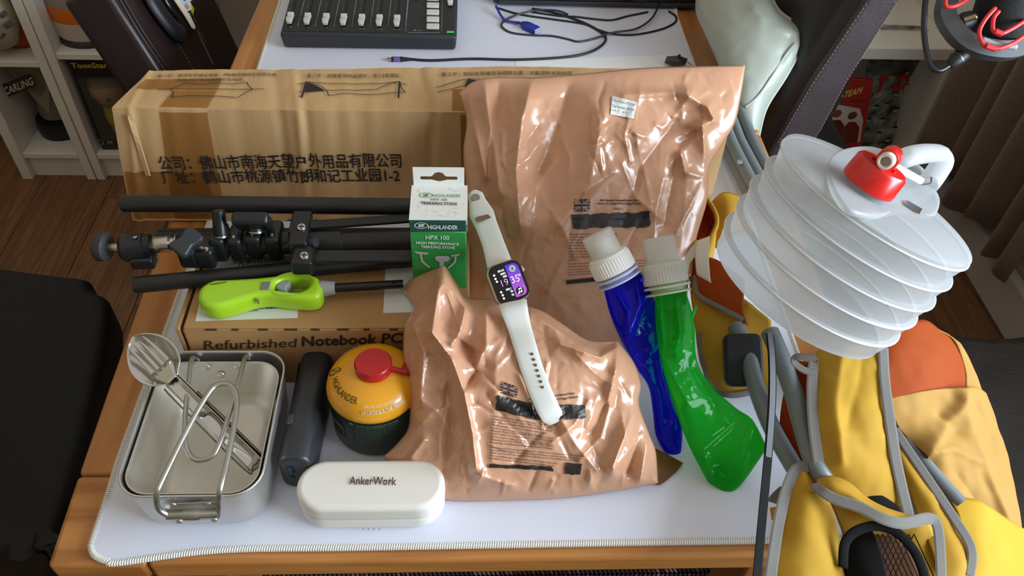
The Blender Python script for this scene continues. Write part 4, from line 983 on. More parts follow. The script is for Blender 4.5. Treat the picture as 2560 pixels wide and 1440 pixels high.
b2 = ['Ration pack contents: BBQ Breakfast Beans, Beef Nasi', 'Goreng, Kashmir Potato Curry, Toffee Pudding in Toffee', 'Sauce, Apple & Raspberry Flapjack, Salted Peanuts, Spicy', 'Mini Breadsticks, Nik Nak Oat Biscuits, Apricot Jam', 'Fortified Strawberry Flavour Energy Drink Powder,', 'Pineapple Flavour Drink Powder, Banana Flavour Protein', 'Drink Powder, Hot Chocolate Flavour Drink Powder, Sugar', 'x4, Whitener x4, Coffee x2, Teabag x2, Type 1 Tissues x1', 'Chewing Gum x1, Water Purification Tabs, Spoon', 'Re-seal bag, Anti Bacterial Wipes x2 (Sealed Polybag)', 'in heat sealed']
for i, s in enumerate(b2): bt(FB, tx, s, (1234-i*1.0, 1042+i*7.3), (1234+(138, 146, 146, 132, 122, 148, 150, 134, 150, 148, 28)[i], 1066+i*7.0-i*.6), 4.6)
for i, s in enumerate(('This ration pack has been carefully designed to ensure it is well balanced and will meet your', 'nutritional requirements. The ration contents develop to maintain peak performance, you', 'should consume all of the contents over a 24 hour period. The individual items within this', 'ration are labelled with dietary and allergen information. Please read', 'carefully to ensure the products meet your needs')): bt(FB, tx, s, (1225-i*.4, 1120+i*6.8), (1225+(236, 234, 230, 168, 160)[i], 1143+i*6.0), 4.6)
tx.build('printed_text', Mtxt, fbag)
for q, nx in ((((1240, 1026), (1345, 1050), (1338, 1012), (1242, 988)), 12), (((1345, 1050), (1466, 1046), (1462, 1012), (1338, 1012)), 12), (((1221, 1168), (1386, 1178), (1378, 1166), (1224, 1160)), 14), (((1412, 1186), (1450, 1188), (1455, 1160), (1415, 1157)), 6)):
    mb = MB(); bquad(FB, mb, q, nx, 5, 1.6); mb.build('redaction_mark', Mmark, fbag)
# torn flap at the bag's left shoulder and flat corner at its right
def patch(name, rows, m, parent, thick=.0012, n=6, soff=0, wr=0, folds=()):
    G = [smooth_path([at(*p) for p in r_], n) for r_ in rows]
    cols_ = [smooth_path([G[i][j] for i in range(len(G))], n) for j in range(len(G[0]))]
    if wr: cols_ = [[p+V((0, -.4, .9))*(wr*(noise.noise(p*28)+.5*noise.noise(p*70))) for p in r_] for r_ in cols_]
    if folds:
        def dsp(p):
            x, y = proj(p); h = 0
            for pts, a, wd in folds:
                d = 1e9
                for (ax, ay), (bx, by) in zip(pts, pts[1:]):
                    t_ = max(0, min(1, ((x-ax)*(bx-ax)+(y-ay)*(by-ay))/max((bx-ax)**2+(by-ay)**2, 1e-9)))
                    d = min(d, math.hypot(x-ax-t_*(bx-ax), y-ay-t_*(by-ay)))
                h += a*math.exp(-abs(d/wd)**1.1)
            return p-CF*h
        cols_ = [[dsp(p) for p in r_] for r_ in cols_]
    return MB().grid(cols_).build(name, m, parent, smooth=True, solid=thick, soff=soff, angle=180)
patch('top_flap', [[(1003, 722, .842), (1040, 690, .858), (1098, 668, .872)], [(1018, 742, .846), (1050, 720, .86), (1098, 700, .874)], [(1042, 772, .850), (1065, 750, .864), (1095, 735, .876)]], Mbag, fbag, .0008)
patch('tape_scrap', [[(999, 722, .8435), (1010, 738, .846)], [(1010, 716, .8455), (1022, 732, .848)]], film('clear_tape', (225, 215, 205), (240, 235, 230), .5, .15), fbag, .0004)
patch('corner_flap', [[(1636, 1120, .764), (1672, 1138, .760), (1708, 1158, .757)], [(1640, 1165, .762), (1668, 1178, .758), (1690, 1180, .757)], [(1640, 1212, .757), (1650, 1212, .757), (1662, 1205, .757)]], film('dark_ration_film', (116, 78, 40), (170, 120, 70), .75, .25), fbag, .0006)
# ================================================================== SMARTWATCH
wt = thing('smartwatch', tuple(at(1270, 705, .895)), 'white sport-band smartwatch with purple lit screen on the front ration bag', 'watch')
Mband = mat('white_silicone', (214, 214, 206), .5)
def band(name, ctr, widths, th, holes=None):
    """ctr: list of (px,py,z); widths in m"""
    C = smooth_path([p if isinstance(p, Vector) else at(*p) for p in ctr], 8); n = len(C); W_ = []
    k = len(widths)-1
    for i in range(n):
        t = i/(n-1)*k; a = min(int(t), k-1); W_.append(widths[a]*(1-(t-a))+widths[a+1]*(t-a))
    rows = []
    for i, p in enumerate(C):
        t = (C[min(i+1, n-1)]-C[max(0, i-1)]).normalized(); s = t.cross(V((0, -.6, .8))).normalized(); u = s.cross(t).normalized(); w_ = W_[i]/2
        rows.append([p-s*w_, p-s*w_+u*th*.55, p-s*(w_-.0022)+u*th, p+s*(w_-.0022)+u*th, p+s*w_+u*th*.55, p+s*w_, p+s*(w_-.002)-u*.0004, p-s*(w_-.002)-u*.0004])
    mb = MB().grid(rows, close=True); mb.add(rows[0], [tuple(range(8))]); mb.add(rows[-1], [tuple(range(7, -1, -1))])
    o = mb.build(name, Mband, wt, smooth=True, weld=True, angle=60); o.modifiers.new('u', 'SUBSURF').render_levels = 1
    return o, C
zl = lambda x, y: FB.surf(x, y, .004).z
low, CL = band('lower_strap', [at(1281, 757, .896), at(1286, 775, .8955), FB.surf(1298, 818, .005)]+[FB.surf(x, y, .0032) for x, y in ((1315, 875), (1332, 930), (1350, 978), (1368, 1018), (1381, 1042), (1387, 1056))], [.028, .026, .0225, .0215, .0215, .0215, .0215, .021, .012], .0026)
upp, CU_ = band('upper_strap', [(1252, 672, .905), (1233, 610, .907), (1216, 565, .909), (1204, 535, .910), (1194, 505, .911), (1188, 487, .912), (1186, 478, .913)], [.026, .0225, .023, .026, .018, .0165, .006], .0026)
Mhole = mat('strap_hole', (96, 70, 58), .9)
for i in range(7):
    x, y = 1330+i*4.35, 885+i*13.8; q_ = min(CL, key=lambda c_: (c_-FB.surf(x, y, .003)).length)
    MB().lathe([(.0011, 0), (.0014, .0003), (.0012, .0008), (0, .0008)], atp(x, y, q_+nF*.0027, nF), nF, 12).build('hole', Mhole, low)
p = at(1189, 497, .912)+V((0, -.0016, .0022)); pin = MB().lathe([(.0046, 0), (.0046, .0006), (.0042, .001), (0, .001)], p, (0, -.6, .8), 24).build('pin', mat('brushed_steel', (150, 150, 148), .25, metal=1), upp, smooth=True)
q = [at(x, y, .9105)+V((0, -.0018, .0024)) for x, y in ((1189, 553), (1188, 548), (1192, 544), (1224, 536), (1231, 538), (1230, 543), (1226, 546), (1196, 556))]
MB().prism(q, V((0, -.6, .8))*.0004).build('slot', mat('slot_brown', (120, 84, 66), .7), upp)
# case: local frame on the watch face
fc = at(1270, 707, .903); fx_ = (at(1313, 692, .905)-at(1227, 722, .905)).normalized()
fn = V((0, -.62, .78)); fn = (fn-fx_*fn.dot(fx_)).normalized(); fy_ = fn.cross(fx_)
cw, chh = .0365, .0415
fm_ = lambda x, y, h: fc+fx_*x+fy_*y+fn*h
Mal = mat('watch_aluminium', (196, 190, 180), .3, metal=1)
solid_curve([rrect(-cw/2, -chh/2, cw/2, chh/2, .0095, 8)], .0095, .003, lambda x, y, h: fm_(x, y, h-.006), 4).build('case', Mal, wt, smooth=True, angle=60)
gl = solid_curve([rrect(-cw/2+.0012, -chh/2+.0012, cw/2-.0012, chh/2-.0012, .0085, 8)], .0014, .0006, lambda x, y, h: fm_(x, y, h+.0028), 3).build('screen', mat('watch_glass', (6, 6, 8), .12), wt, smooth=True)
HS = .0044
def wpoly(loops, m, name, h=HS):
    return solid_curve(loops, .0001, 0, lambda x, y, z: fm_(x, y, h+z)).build(name, m, gl)
def emis(name, c, s): return mat(name, c, .5, emit=s)
# purple half, split into bands from blue-violet to lilac
sw, sh = cw/2-.0042, chh/2-.0045; x0 = .0012
pm = bpy.data.materials.new('screen_gradient'); pm.use_nodes = True; nt = pm.node_tree; bs = nt.nodes['Principled BSDF']
tcn = nt.nodes.new('ShaderNodeUVMap'); sep = nt.nodes.new('ShaderNodeSeparateXYZ'); rp = nt.nodes.new('ShaderNodeValToRGB')
rp.color_ramp.elements[0].color = lin((200, 96, 214)); rp.color_ramp.elements[1].color = lin((74, 30, 232))
nt.links.new(tcn.outputs[0], sep.inputs[0]); nt.links.new(sep.outputs[1], rp.inputs[0]); nt.links.new(rp.outputs[0], bs.inputs['Emission Color']); bs.inputs['Emission Strength'].default_value = .95; bs.inputs['Base Color'].default_value = (0, 0, 0, 1)
lp = [(x0, -sh), (sw-.005, -sh)]+[(sw-.005+.005*math.sin(R(a)), -sh+.005-.005*math.cos(R(a))) for a in (20, 45, 70, 90)]+[(sw-.005+.005*math.cos(R(a)), sh-.005+.005*math.sin(R(a))) for a in (0, 20, 45, 70, 90)]+[(x0, sh)]
po = wpoly([lp], pm, 'display_panel')
uv = po.data.uv_layers.new(name='UVMap')
base_ = world_loc(wt)
for l in po.data.loops:
    q_ = po.data.vertices[l.vertex_index].co+base_-fc; uv.data[l.index].uv = (.5, (q_.dot(fy_)+sh)/(2*sh))
def wt_text(s, x, y, h, m, bold=0, wd=None):
    vs, fs = text_mesh(s, bold); k = h/.7; xx0 = min(p[0] for p in vs)
    MB().add([fm_(x+(p[0]-xx0)*k, y+p[1]*k, HS+.0003) for p in vs], fs).build('display_text', m, gl)
Mw = emis('screen_white', (235, 240, 240), .8); Ml = emis('screen_lilac', (190, 150, 250), .75); Mpk = emis('screen_pink', (246, 214, 250), .9)
wt_text('19', -.0082, -.0024, .0068, Ml, -.01); wt_text('35', .0024, -.0024, .0068, Mpk, -.01); wt_text('58', .0106, .0022, .0020, Mpk)
for s, x, y in (('00163', -.0075, .0118), ('0003', -.0058, .0085), ('000', -.0043, .0055), ('000.1', -.0062, -.0072), ('78', -.0026, -.0102), ('93', -.0026, -.0136)): wt_text(s, x, y, .0019, Mw, .02)
for x, y in ((-.0122, .0105), (-.0122, .0070), (-.0118, .0040), (-.0116, -.0068), (-.0112, -.0100), (-.0112, -.0132)): wpoly([circ(x, y, .0011, 10)], Mw, 'icon', HS+.0003)
Md = mat('screen_black', (8, 6, 16), .3)
wpoly([circ(.0075, .0112, .0036, 24)], Md, 'icon_disc', HS+.0002)
wpoly([circ(.0075, .0112, .0032, 24), circ(.0075, .0112, .0026, 24)], emis('screen_cyan', (190, 226, 240), .8), 'icon', HS+.0004); wpoly([circ(.0075, .0112, .0018, 20), circ(.0075, .0112, .0012, 20)], emis('screen_cyan', (190, 226, 240), .8), 'icon', HS+.0004)
wpoly([circ(.0068, -.0112, .0040, 24)], Md, 'icon_disc', HS+.0002)
for l in (circ(.0053, -.0130, .0010, 10), circ(.0080, -.0124, .0010, 10), [(.0060, -.0130), (.0064, -.0130), (.0064, -.0094), (.0060, -.0094)], [(.0086, -.0124), (.009, -.0124), (.009, -.0088), (.0086, -.0088)], [(.0060, -.0102), (.009, -.0096), (.009, -.0084), (.0060, -.0090)]): wpoly([l], Mw, 'icon', HS+.0004)
MB().lathe([(.0034, 0), (.0036, .0005), (.0036, .002), (.003, .0026), (0, .0027)], fm_(cw/2-.0004, .0085, -.0015), fx_, 20, cap=True).build('crown', Mal, wt, smooth=True)
MB().obox(fm_(cw/2+.0002, -.008, -.0015), fx_*.0006, fy_*.0050, fn*.0014).build('side_button', Mal, wt, bevel=.0005)
# ================================================================== FOLDING WATER BOTTLES
def bottle(name, label, base, capc, S_args, mfilm, capm, clipcol, neck_r=.0135):
    t = thing(name, base, label, 'water bottle'); return t
def pouch_bottle(label, p0, nrm, top, bot, left, right, folds, mf, cap_a, cap_b, col_, mcap, text_px=None, clip=None, clipm=None, amp=.012):
    base = atp(bot[1][0], bot[1][1], p0, nrm)
    t = thing('water_pouch', tuple(base), label, 'water bottle')
    S = Sheet(p0, nrm, top, bot, left, right, 46, 90, amp, folds, back=.6, power=.5, crinkle=.0006, cscale=26, seed=4, sharp=1.1)
    S.build('pouch', mf, t)
    A, B = atp(*cap_a, p0, nrm)+nrm*.004, atp(*cap_b, p0, nrm)+nrm*.006; d = B-A; L = d.length; x = d.normalized()
    r = .0182
    MB().lathe([(r*1.25, 0), (r*1.25, L*.03), (r*.92, L*.05), (r*.92, L*.10), (r*1.28, L*.11), (r*1.28, L*.145), (r*1.0, L*.16), (r*.98, L*.20)], A, d, 32, cap=True).build('neck', mf if False else col_, t, smooth=True)
    cp = MB(); cp.lathe([(r*1.12, L*.18), (r*1.22, L*.19), (r*1.16, L*.49), (r*1.10, L*.54), (r*.82, L*.57), (r*.80, L*.60)], A, d, 36, cap=True)
    co = cp.build('screw_cap', mcap, t, smooth=True)
    e1 = x.orthogonal().normalized(); e2 = x.cross(e1)
    rb_ = MB()
    for k in range(44):
        a = 2*math.pi*k/44; o_ = e1*math.cos(a)+e2*math.sin(a); rb_.tube([A+d*.22+o_*(r*1.205), A+d*.48+o_*(r*1.165)], .0005, 5)
    ro = rb_.build('ribs', mcap, co); ro['kind'] = 'stuff'
    MB().lathe([(r*.55, L*.56), (r*.55, L*.84), (r*.40, L*.88), (0, L*.89)], A, d, 24).build('spout', mcap, co, smooth=True)
    MB().lathe([(r*.90, L*.56), (r*.87, L*.98), (r*.81, L), (0, L), (r*.77, L*.985), (r*.82, L*.56)], A, d, 32).build('dust_cover', film('clear_dome', (252, 252, 250), (248, 248, 246), .45, .08, transl=.5), co, smooth=True, angle=60)
    if clip: MB().tube(smooth_path([atp(*q, p0, nrm)+nrm*.012 for q in clip], 5), .0016, 8).build('clip', clipm, t, smooth=True)
    return t, S
Mcapw = mat('white_cap', (240, 240, 236), .4); Mcapc = film('frosted_cap', (238, 238, 230), (240, 238, 230), .85, .3, transl=.35)
# the pouches lean from the mat up on to the ration bags
def lean_plane(pb, pt):
    d = (pt-pb).normalized(); n = V((1, 0, 0)).cross(d).normalized()
    return n if n.z > 0 else -n
pb_, pt_ = at(1690, 1120, .757), at(1490, 600, .915); nb_ = lean_plane(pb_, pt_)
Mblue = film('blue_film', (30, 28, 220), (96, 100, 246), .46, .08, transl=.35, tcol=(40, 40, 230), bump=.05)
bl, SB = pouch_bottle('blue folding water pouch with white cap between bag and green pouch', pb_, nb_, [(1505, 705), (1540, 700), (1580, 672)], [(1668, 1140), (1690, 1142), (1702, 1135)], [(1505, 705), (1530, 800), (1580, 905), (1620, 965), (1632, 1030), (1640, 1090), (1668, 1140)], [(1580, 672), (1620, 705), (1648, 800), (1660, 920), (1690, 1010), (1706, 1070), (1702, 1135)], [([(1535, 715), (1570, 780), (1570, 830)], .008, 12), ([(1590, 700), (1600, 760), (1575, 830)], .008, 10), ([(1560, 860), (1620, 960)], .006, 12), ([(1640, 900), (1670, 1050)], -.006, 12)], Mblue, (1548, 700), (1488, 583), mat('blue_white_neck', (196, 204, 236), .35), Mcapw, clip=[(1596, 702), (1602, 692), (1611, 680)], clipm=mat('blue_clip', (40, 50, 230), .2))
pg_, ptg = at(1815, 1220, .757), at(1650, 605, .915); ng_ = lean_plane(pg_, ptg)
Mgreen = film('green_film', (34, 180, 58), (112, 230, 112), .42, .08, transl=.4, tcol=(40, 190, 60), bump=.05)
gr, SG = pouch_bottle('green folding water pouch with frosted cap lying towards the mat edge', pg_, ng_, [(1636, 735), (1668, 728), (1712, 722)], [(1770, 1205), (1812, 1228), (1850, 1215), (1918, 1120)], [(1636, 735), (1640, 820), (1655, 915), (1690, 1030), (1725, 1120), (1770, 1205)], [(1712, 722), (1735, 800), (1742, 900), (1780, 965), (1840, 1020), (1882, 1050), (1918, 1120)], [([(1648, 745), (1660, 870), (1690, 880)], .009, 10), ([(1690, 745), (1700, 830), (1688, 880)], .009, 9), ([(1660, 900), (1720, 1010)], .005, 16), ([(1730, 920), (1790, 1020)], -.006, 18), ([(1760, 1140), (1772, 1190)], .008, 9), ([(1800, 1160), (1840, 1200)], -.006, 14), ([(1880, 1070), (1850, 1190)], .006, 14)], Mgreen, (1668, 735), (1642, 596), mat('green_white_neck', (186, 202, 166), .4), Mcapc, clip=[(1722, 792), (1727, 780), (1731, 766)], clipm=mat('green_clip', (30, 160, 60), .2))
tx = MB()
for s, a, b in (('WARNING', (1783, 1090), (1812, 1070)), ('Keep away from children, do not boil or freeze', (1763, 1123), (1838, 1057)), ('Fill up to 480ml. Hand wash only', (1786, 1116), (1830, 1075))):
    A = V((*a, 0)); B = V((*b, 0)); dd = (B-A).normalized(); up = V((dd.y, -dd.x, 0))*4
    text_into(tx, s, lambda u, v: SG.surf(*((A+(B-A)*u+up*v)[:2]), .001), bold=.01)
tx.build('printed_text', mat('pale_green_ink', (140, 200, 140), .5), gr)
# ================================================================== GAS CARTRIDGE
gc = thing('gas_cartridge', (.2525, .1445, T), 'yellow topped gas cartridge with red cap beside the front ration bag', 'gas canister')
GC = V((.2525, .1445, T)); GR = .0455
Mgy = mat('gas_yellow', (232, 160, 24), .3, coat=.4); Mgd = mat('gas_dark_green', (18, 46, 38), .35)
MB().lathe([(0, .004), (GR-.006, .003), (GR-.003, 0), (GR-.0015, .002), (GR, .006), (GR, .059)], GC, (0, 0, 1), 48).build('can_body', Mgd, gc, smooth=True)
dome_prof = [(GR, .059), (GR+.0006, .061), (GR+.0004, .064), (GR-.001, .069), (GR-.005, .0755), (GR-.012, .081), (GR-.022, .0845), (.018, .086), (0, .0865)]
MB().lathe(dome_prof, GC, (0, 0, 1), 48).build('dome', Mgy, gc, smooth=True)
Mrc = mat('red_cap', (178, 24, 26), .32)
MB().lathe([(.0172, .0855), (.018, .087), (.018, .0945), (.0165, .0965), (.008, .097), (0, .0968)], GC+V((.002, 0, 0)), (0, 0, 1), 36).build('cap', Mrc, gc, smooth=True)
MB().tube([GC+V((.017, -.002, .0885)), GC+V((.034, -.004, .085))], .0028, 8).build('cap_tether', Mrc, gc, smooth=True)
MB().lathe([(.005, 0), (.009, 0), (.009, .003), (.005, .003)], GC+V((.037, .003, .0805)), (.3, 0, 1), 20).build('cap_ring', Mrc, gc, smooth=True)
def dome_pt(a, r, off=.0006):
    for (r0, h0), (r1, h1) in zip(dome_prof, dome_prof[1:]):
        if r1 <= r <= r0: h = h0+(h1-h0)*(r0-r)/max(1e-9, r0-r1); break
    else: h = .06
    return GC+V((math.cos(a)*r, math.sin(a)*r, h+off))
def arc_text(mb, s, a0, a1, r, h, bold=0): return text_into(mb, s, lambda u, v: dome_pt(a0+(a1-a0)*u, r+h*v), bold=bold)
tx = MB(); arc_text(tx, 'HIGHLANDER', R(190), R(252), .0385, -.0055*-1*-1, .01)
tx2 = MB(); arc_text(tx2, 'APPROVED COLD WEATHER MIXTURE', R(262), R(318), .0400, -.0022, .01); arc_text(tx2, 'GAS CARTRIDGE BUTANE / PROPANE', R(260), R(318), .0436, -.0022, .02); tx3 = MB(); arc_text(tx3, 'EN417 230 G', R(100), R(150), .039, .002, .01)
oval = MB()
ca = R(177); n = 24
oc = lambda t, k: dome_pt(ca+.11*k*math.cos(t), .036+.0062*k*math.sin(t))
oval.grid([[oc(2*math.pi*i/n, 1) for i in range(n+1)], [oc(2*math.pi*i/n, .84) for i in range(n+1)]])
for k in (-1, 1): oval.grid([[dome_pt(ca+k*.03+.06*s, .036+.004*s*k) , dome_pt(ca+k*.03+.06*s+.02, .036+.004*s*k)] for s in (-1, -.3, .3, 1)])
for mb_, nm, m_ in ((tx, 'brand_print', mat('dome_ink', (52, 44, 18), .5)), (oval, 'logo_print', mat('dome_ink', (52, 44, 18), .5)), (tx2, 'small_print', mat('dome_white', (238, 222, 180), .5)), (tx3, 'rear_print', mat('dome_white', (238, 222, 180), .5))): mb_.build(nm, m_, gc)
cyl = lambda a, h, off=.0005: GC+V((math.cos(a)*(GR+off), math.sin(a)*(GR+off), h))
tx = MB()
text_into(tx, 'GAS DE GAZ CONTENANT BUTANE', lambda u, v: cyl(R(252)+R(52)*u, .0535+.0022*v), bold=.02)
text_into(tx, 'cartouche a gaz contenant butane et propane melange', lambda u, v: cyl(R(251)+R(60)*u, .0505+.0018*v))
tx.grid([[cyl(R(246)+R(3)*math.cos(t)*k, .0545+.0018*math.sin(t)*k) for t in [2*math.pi*i/12 for i in range(13)]] for k in (0, 1)])
for i in range(15): text_into(tx, random.choice(('keep away from heat and flame do not pierce or burn even after use', 'use only in a well ventilated place and read the leaflet before use', 'ne pas percer ni bruler meme apres usage conserver hors de portee', 'lesen sie die gebrauchsanweisung vor gebrauch sorgfaltig durch')), lambda u, v: cyl(R(250)+R(62)*u, .047-i*.0029+.0016*v))
tx.build('side_print', mat('side_ink', (120, 128, 104), .6), gc)
MB().grid([[cyl(R(206)+R(26)*i/8, .018+.024*j/2, .0004) for i in range(9)] for j in range(3)]).build('side_label', mat('side_grey', (96, 100, 92), .6), gc)
bc = MB()
for i in range(14): bc.grid([[cyl(R(212+i*1.3+d), .022+.014*j, .0007) for d in (0, .5+.3*(i % 3 == 0))] for j in range(2)])
bc.build('barcode', mat('side_dark', (30, 34, 30), .6), gc)
# ================================================================== POWER BANK
pbk = thing('power_bank', (.185, .13, T), 'dark grey power bank standing on edge beside the mess tin', 'power bank')
Mpb = mat('charcoal_shell', (42, 44, 48), .4)
PBF = lambda x, y, z: V((.183+x+(.002 if False else 0)+.05*(y-.0)*.0, .066+y, T+z))
sh_ = lambda x, z, y: V((.1855+x+.035*(y-.06), .066+y, T+.0003+z))
solid_curve([rrect(-.0155, 0, .0155, .052, .012, 7)], .130, .004, lambda x, z, h: sh_(x, z, h), 3).build('shell', Mpb, pbk, smooth=True, angle=50)
for k, (z0, z1, m) in enumerate(((.028, .038, mat('usb_blue', (30, 70, 130), .4)), (.018, .0225, mat('port_dark', (6, 6, 8), .5)))):
    p = MB().obox(sh_(-.004, (z0+z1)/2, -.0002), (.0030 if k == 0 else .0022, 0, 0), (0, .0006, 0), (0, 0, (z1-z0)/2)).build('port', mat('port_dark', (6, 6, 8), .5), pbk, bevel=.0006)
    if k == 0: MB().obox(sh_(-.0046, .033, -.0008), (.0011, 0, 0), (0, .0004, 0), (0, 0, .0042)).build('tongue', m, p)
MB().obox(sh_(-.010, .0505, .045), (.003, 0, .0012), (0, .0055, 0), (0, 0, .0008)).build('button', mat('button_grey', (70, 72, 76), .35), pbk, bevel=.0006)
MB().obox(sh_(-.0156, .028, .065), (.0004, 0, 0), (0, .058, 0), (0, 0, .012)).build('side_panel', mat('panel_grey', (30, 32, 34), .5), pbk, bevel=.0003)
# ================================================================== CHARGING CASE
ec = thing('charging_case', (.256, .046, T), 'white oval charging case lettered AnkerWork at the front of the mat', 'case')
Mew = mat('satin_white', (228, 224, 214), .38)
def stad(x0, x1, y0, y1, r): return rrect(x0, y0, x1, y1, r, 12)
ex0, ex1, ey0, ey1 = .189, .3235, .0205, .0725
solid_curve([stad(ex0, ex1, ey0, ey1, .0255)], .0225, .0085, lambda x, y, h: V((x, y, T+.0004+h)) , 5).build('tray', Mew, ec, smooth=True, angle=60)
def taper(x, y, h): return V((x, y, T+.0195+h))
lidm = solid_curve([stad(ex0-.0006, ex1+.0006, ey0-.0006, ey1+.0006, .026)], .0205, .0055, lambda x, y, h: V((x, y, T+.0192+h+.0012*(1-((y-.0465)/.027)**2))) , 5)
lidm.build('lid', Mew, ec, smooth=True, angle=60)
MB().add([V((x, y, T+.0225)) for x, y in stad(ex0-.0007, ex1+.0007, ey0-.0007, ey1+.0007, .026)]+[V((x, y, T+.0229)) for x, y in stad(ex0-.0007, ex1+.0007, ey0-.0007, ey1+.0007, .026)], [(i, (i+1) % 52, 52+(i+1) % 52, 52+i) for i in range(52)]).build('seam', mat('seam_grey', (150, 146, 138), .6), ec)
tx = MB(); zc = T+.0412; ptext(tx, 'AnkerWork', at(873, 1211, zc), at(990, 1213, zc), (0, .0082, 0), bold=.012, off=.0006); tx.build('lettering', mat('bronze_print', (96, 78, 66), .35, metal=.4), ec)
for i in range(4): MB().lathe([(.0007, 0), (.0007, .0004), (0, .0004)], aty(908+i*13.5, 1322, ey0-.0001)+V((0, -.0002, 0)), (0, -1, 0), 10).build('led', mat('led_grey', (110, 108, 104), .4), ec)
# ================================================================== MESS TINS
Malu = mat('aluminium', (222, 220, 214), .42, metal=1, bump=.04, bscale=90, var=.08, vscale=20)
TX = (.0385, .1635, .021, .183)
def tin(parent, x0, x1, y0, y1, z0, z1, r, taper_, m, thick, name='pan'):
    rows = []
    cx_, cy_ = (x0+x1)/2, (y0+y1)/2
    for z, ins, rr in ((z1, 0, r), (z1-.001, .0003, r), (z0+.012, taper_*.8, r), (z0+.005, taper_+.001, r), (z0+.0012, taper_+.005, r-.002), (z0, taper_+.010, r-.006)):
        rows.append([V((x, y, z)) for x, y in rrect(x0+ins, y0+ins, x1-ins, y1-ins, rr, 8)])
    mb = MB().grid(rows, close=True); mb.add(rows[-1], [tuple(range(len(rows[-1])))])
    return mb.build(name, m, parent, smooth=True, solid=thick, soff=-1, weld=True, angle=60)
t1 = thing('mess_tin', (.10, .10, T), 'larger aluminium mess tin at the front left of the mat', 'mess tin')
tin(t1, *TX, T+.0004, T+.065, .026, .005, Malu, .001)
lpz = [V((x, y, T+.0655)) for x, y in rrect(TX[0], TX[2], TX[1], TX[3], .026, 8)]
MB().tube(lpz+[lpz[0]], .0011, 8, False).build('rim', Malu, t1, smooth=True, angle=180)
t2 = thing('mess_tin', (.10, .10, T+.012), 'smaller aluminium mess tin nested inside the larger one', 'mess tin')
ti = (TX[0]+.0045, TX[1]-.0045, TX[2]+.004, TX[3]-.012)
tin(t2, *ti, T+.012, T+.0625, .023, .012, mat('aluminium_inner', (226, 222, 212), .45, metal=1, bump=.04, bscale=90, var=.06, vscale=16), .0009)
lpz = [V((x, y, T+.063)) for x, y in rrect(ti[0], ti[2], ti[1], ti[3], .023, 8)]
MB().tube(lpz+[lpz[0]], .0009, 8, False).build('rim', Malu, t2, smooth=True, angle=180)
Mwire = mat('dull_wire', (186, 184, 176), .42, metal=1)
hw = smooth_path([at(424, 1290, .795), at(396, 1272, .806), at(392, 1235, .826), at(408, 1195, .832), at(470, 1070, .834), at(520, 985, .835), at(545, 962, .836), at(575, 963, .836), at(592, 990, .835), at(588, 1050, .834), at(566, 1160, .833), at(550, 1225, .830), at(548, 1262, .808), at(545, 1290, .795)], 6)
MB().tube(hw, .0026, 10).build('handle', Mwire, t1, smooth=True, angle=180)
yp = TX[2]-.0006
A, B = aty(418, 1288, yp-.004), aty(546, 1283, yp-.004)
hg = MB().tube([A, A.lerp(B, .3), A.lerp(B, .36), A.lerp(B, .62), A.lerp(B, .68), B], [.0042, .0042, .0056, .0056, .0042, .0042], 16).build('hinge_barrel', Mwire, t1, smooth=True)
MB().prism([aty(x, y, yp) for x, y in ((424, 1303), (408, 1258), (540, 1252), (552, 1296))], (0, -.0012, 0)).build('hinge_plate', Malu, t1, bevel=.0004)
for x, y in ((432, 1262), (520, 1260), (448, 1304), (536, 1300)): MB().lathe([(.0032, 0), (.003, .001), (.0016, .0018), (0, .002)], aty(x, y, yp-.001), (0, -1, .1), 14).build('rivet', Malu, t1, smooth=True)
hw = smooth_path([at(496, 903, .812), at(486, 897, .818), at(478, 905, .826), at(466, 1000, .830), at(462, 1090, .826), at(470, 1130, .822), at(492, 1150, .820), at(528, 1142, .822), at(548, 1110, .826), at(572, 1040, .830), at(590, 980, .832), at(608, 910, .826), at(614, 893, .818), at(622, 899, .812)], 6)
MB().tube(hw, .0024, 10).build('handle', Mwire, t2, smooth=True, angle=180)
for x, y in ((516, 919), (594, 916), (552, 938), (526, 960)): MB().lathe([(.0038, 0), (.0034, .001), (.0018, .0016), (0, .0018)], aty(x, y, ti[3]-.006), (0, -1, .3), 14).build('rivet', Malu, t2, smooth=True)
# cutlery lying across the tins
ct_ = thing('cutlery_set', tuple(at(520, 1020, .81)), 'nested steel spoon and fork lying across the mess tins', 'cutlery')
Msteel = mat('polished_steel', (206, 204, 200), .16, metal=1)
A = at(648, 1165, .7905); B = at(432, 950, .838); C_ = at(330, 842, .853); d1 = (B-A).normalized(); d2 = (C_-B).normalized()
n1 = (V((0, -.5, .87))-d1*V((0, -.5, .87)).dot(d1)).normalized(); s1 = d1.cross(n1).normalized()
n2 = (V((0, -.5, .87))-d2*V((0, -.5, .87)).dot(d2)).normalized(); s2 = d2.cross(n2).normalized()
Lb = (C_-B).length
rows = []
for i in range(19):
    t = i/18; w_ = .0235*math.sin(math.pi*min(1, t*.93+.07))**.62*(1 if t > .15 else (.55+.45*t/.15)); w_ = max(w_, .0008 if t > .95 else .006)
    rows.append([B+d2*(Lb*t)+s2*(w_*v)-n2*(.0095*(1-v*v)*math.sin(math.pi*t)**.7) for v in [k/8 for k in range(-8, 9)]])
MB().grid(rows).build('spoon_bowl', Msteel, ct_, smooth=True, solid=.0009, angle=180)
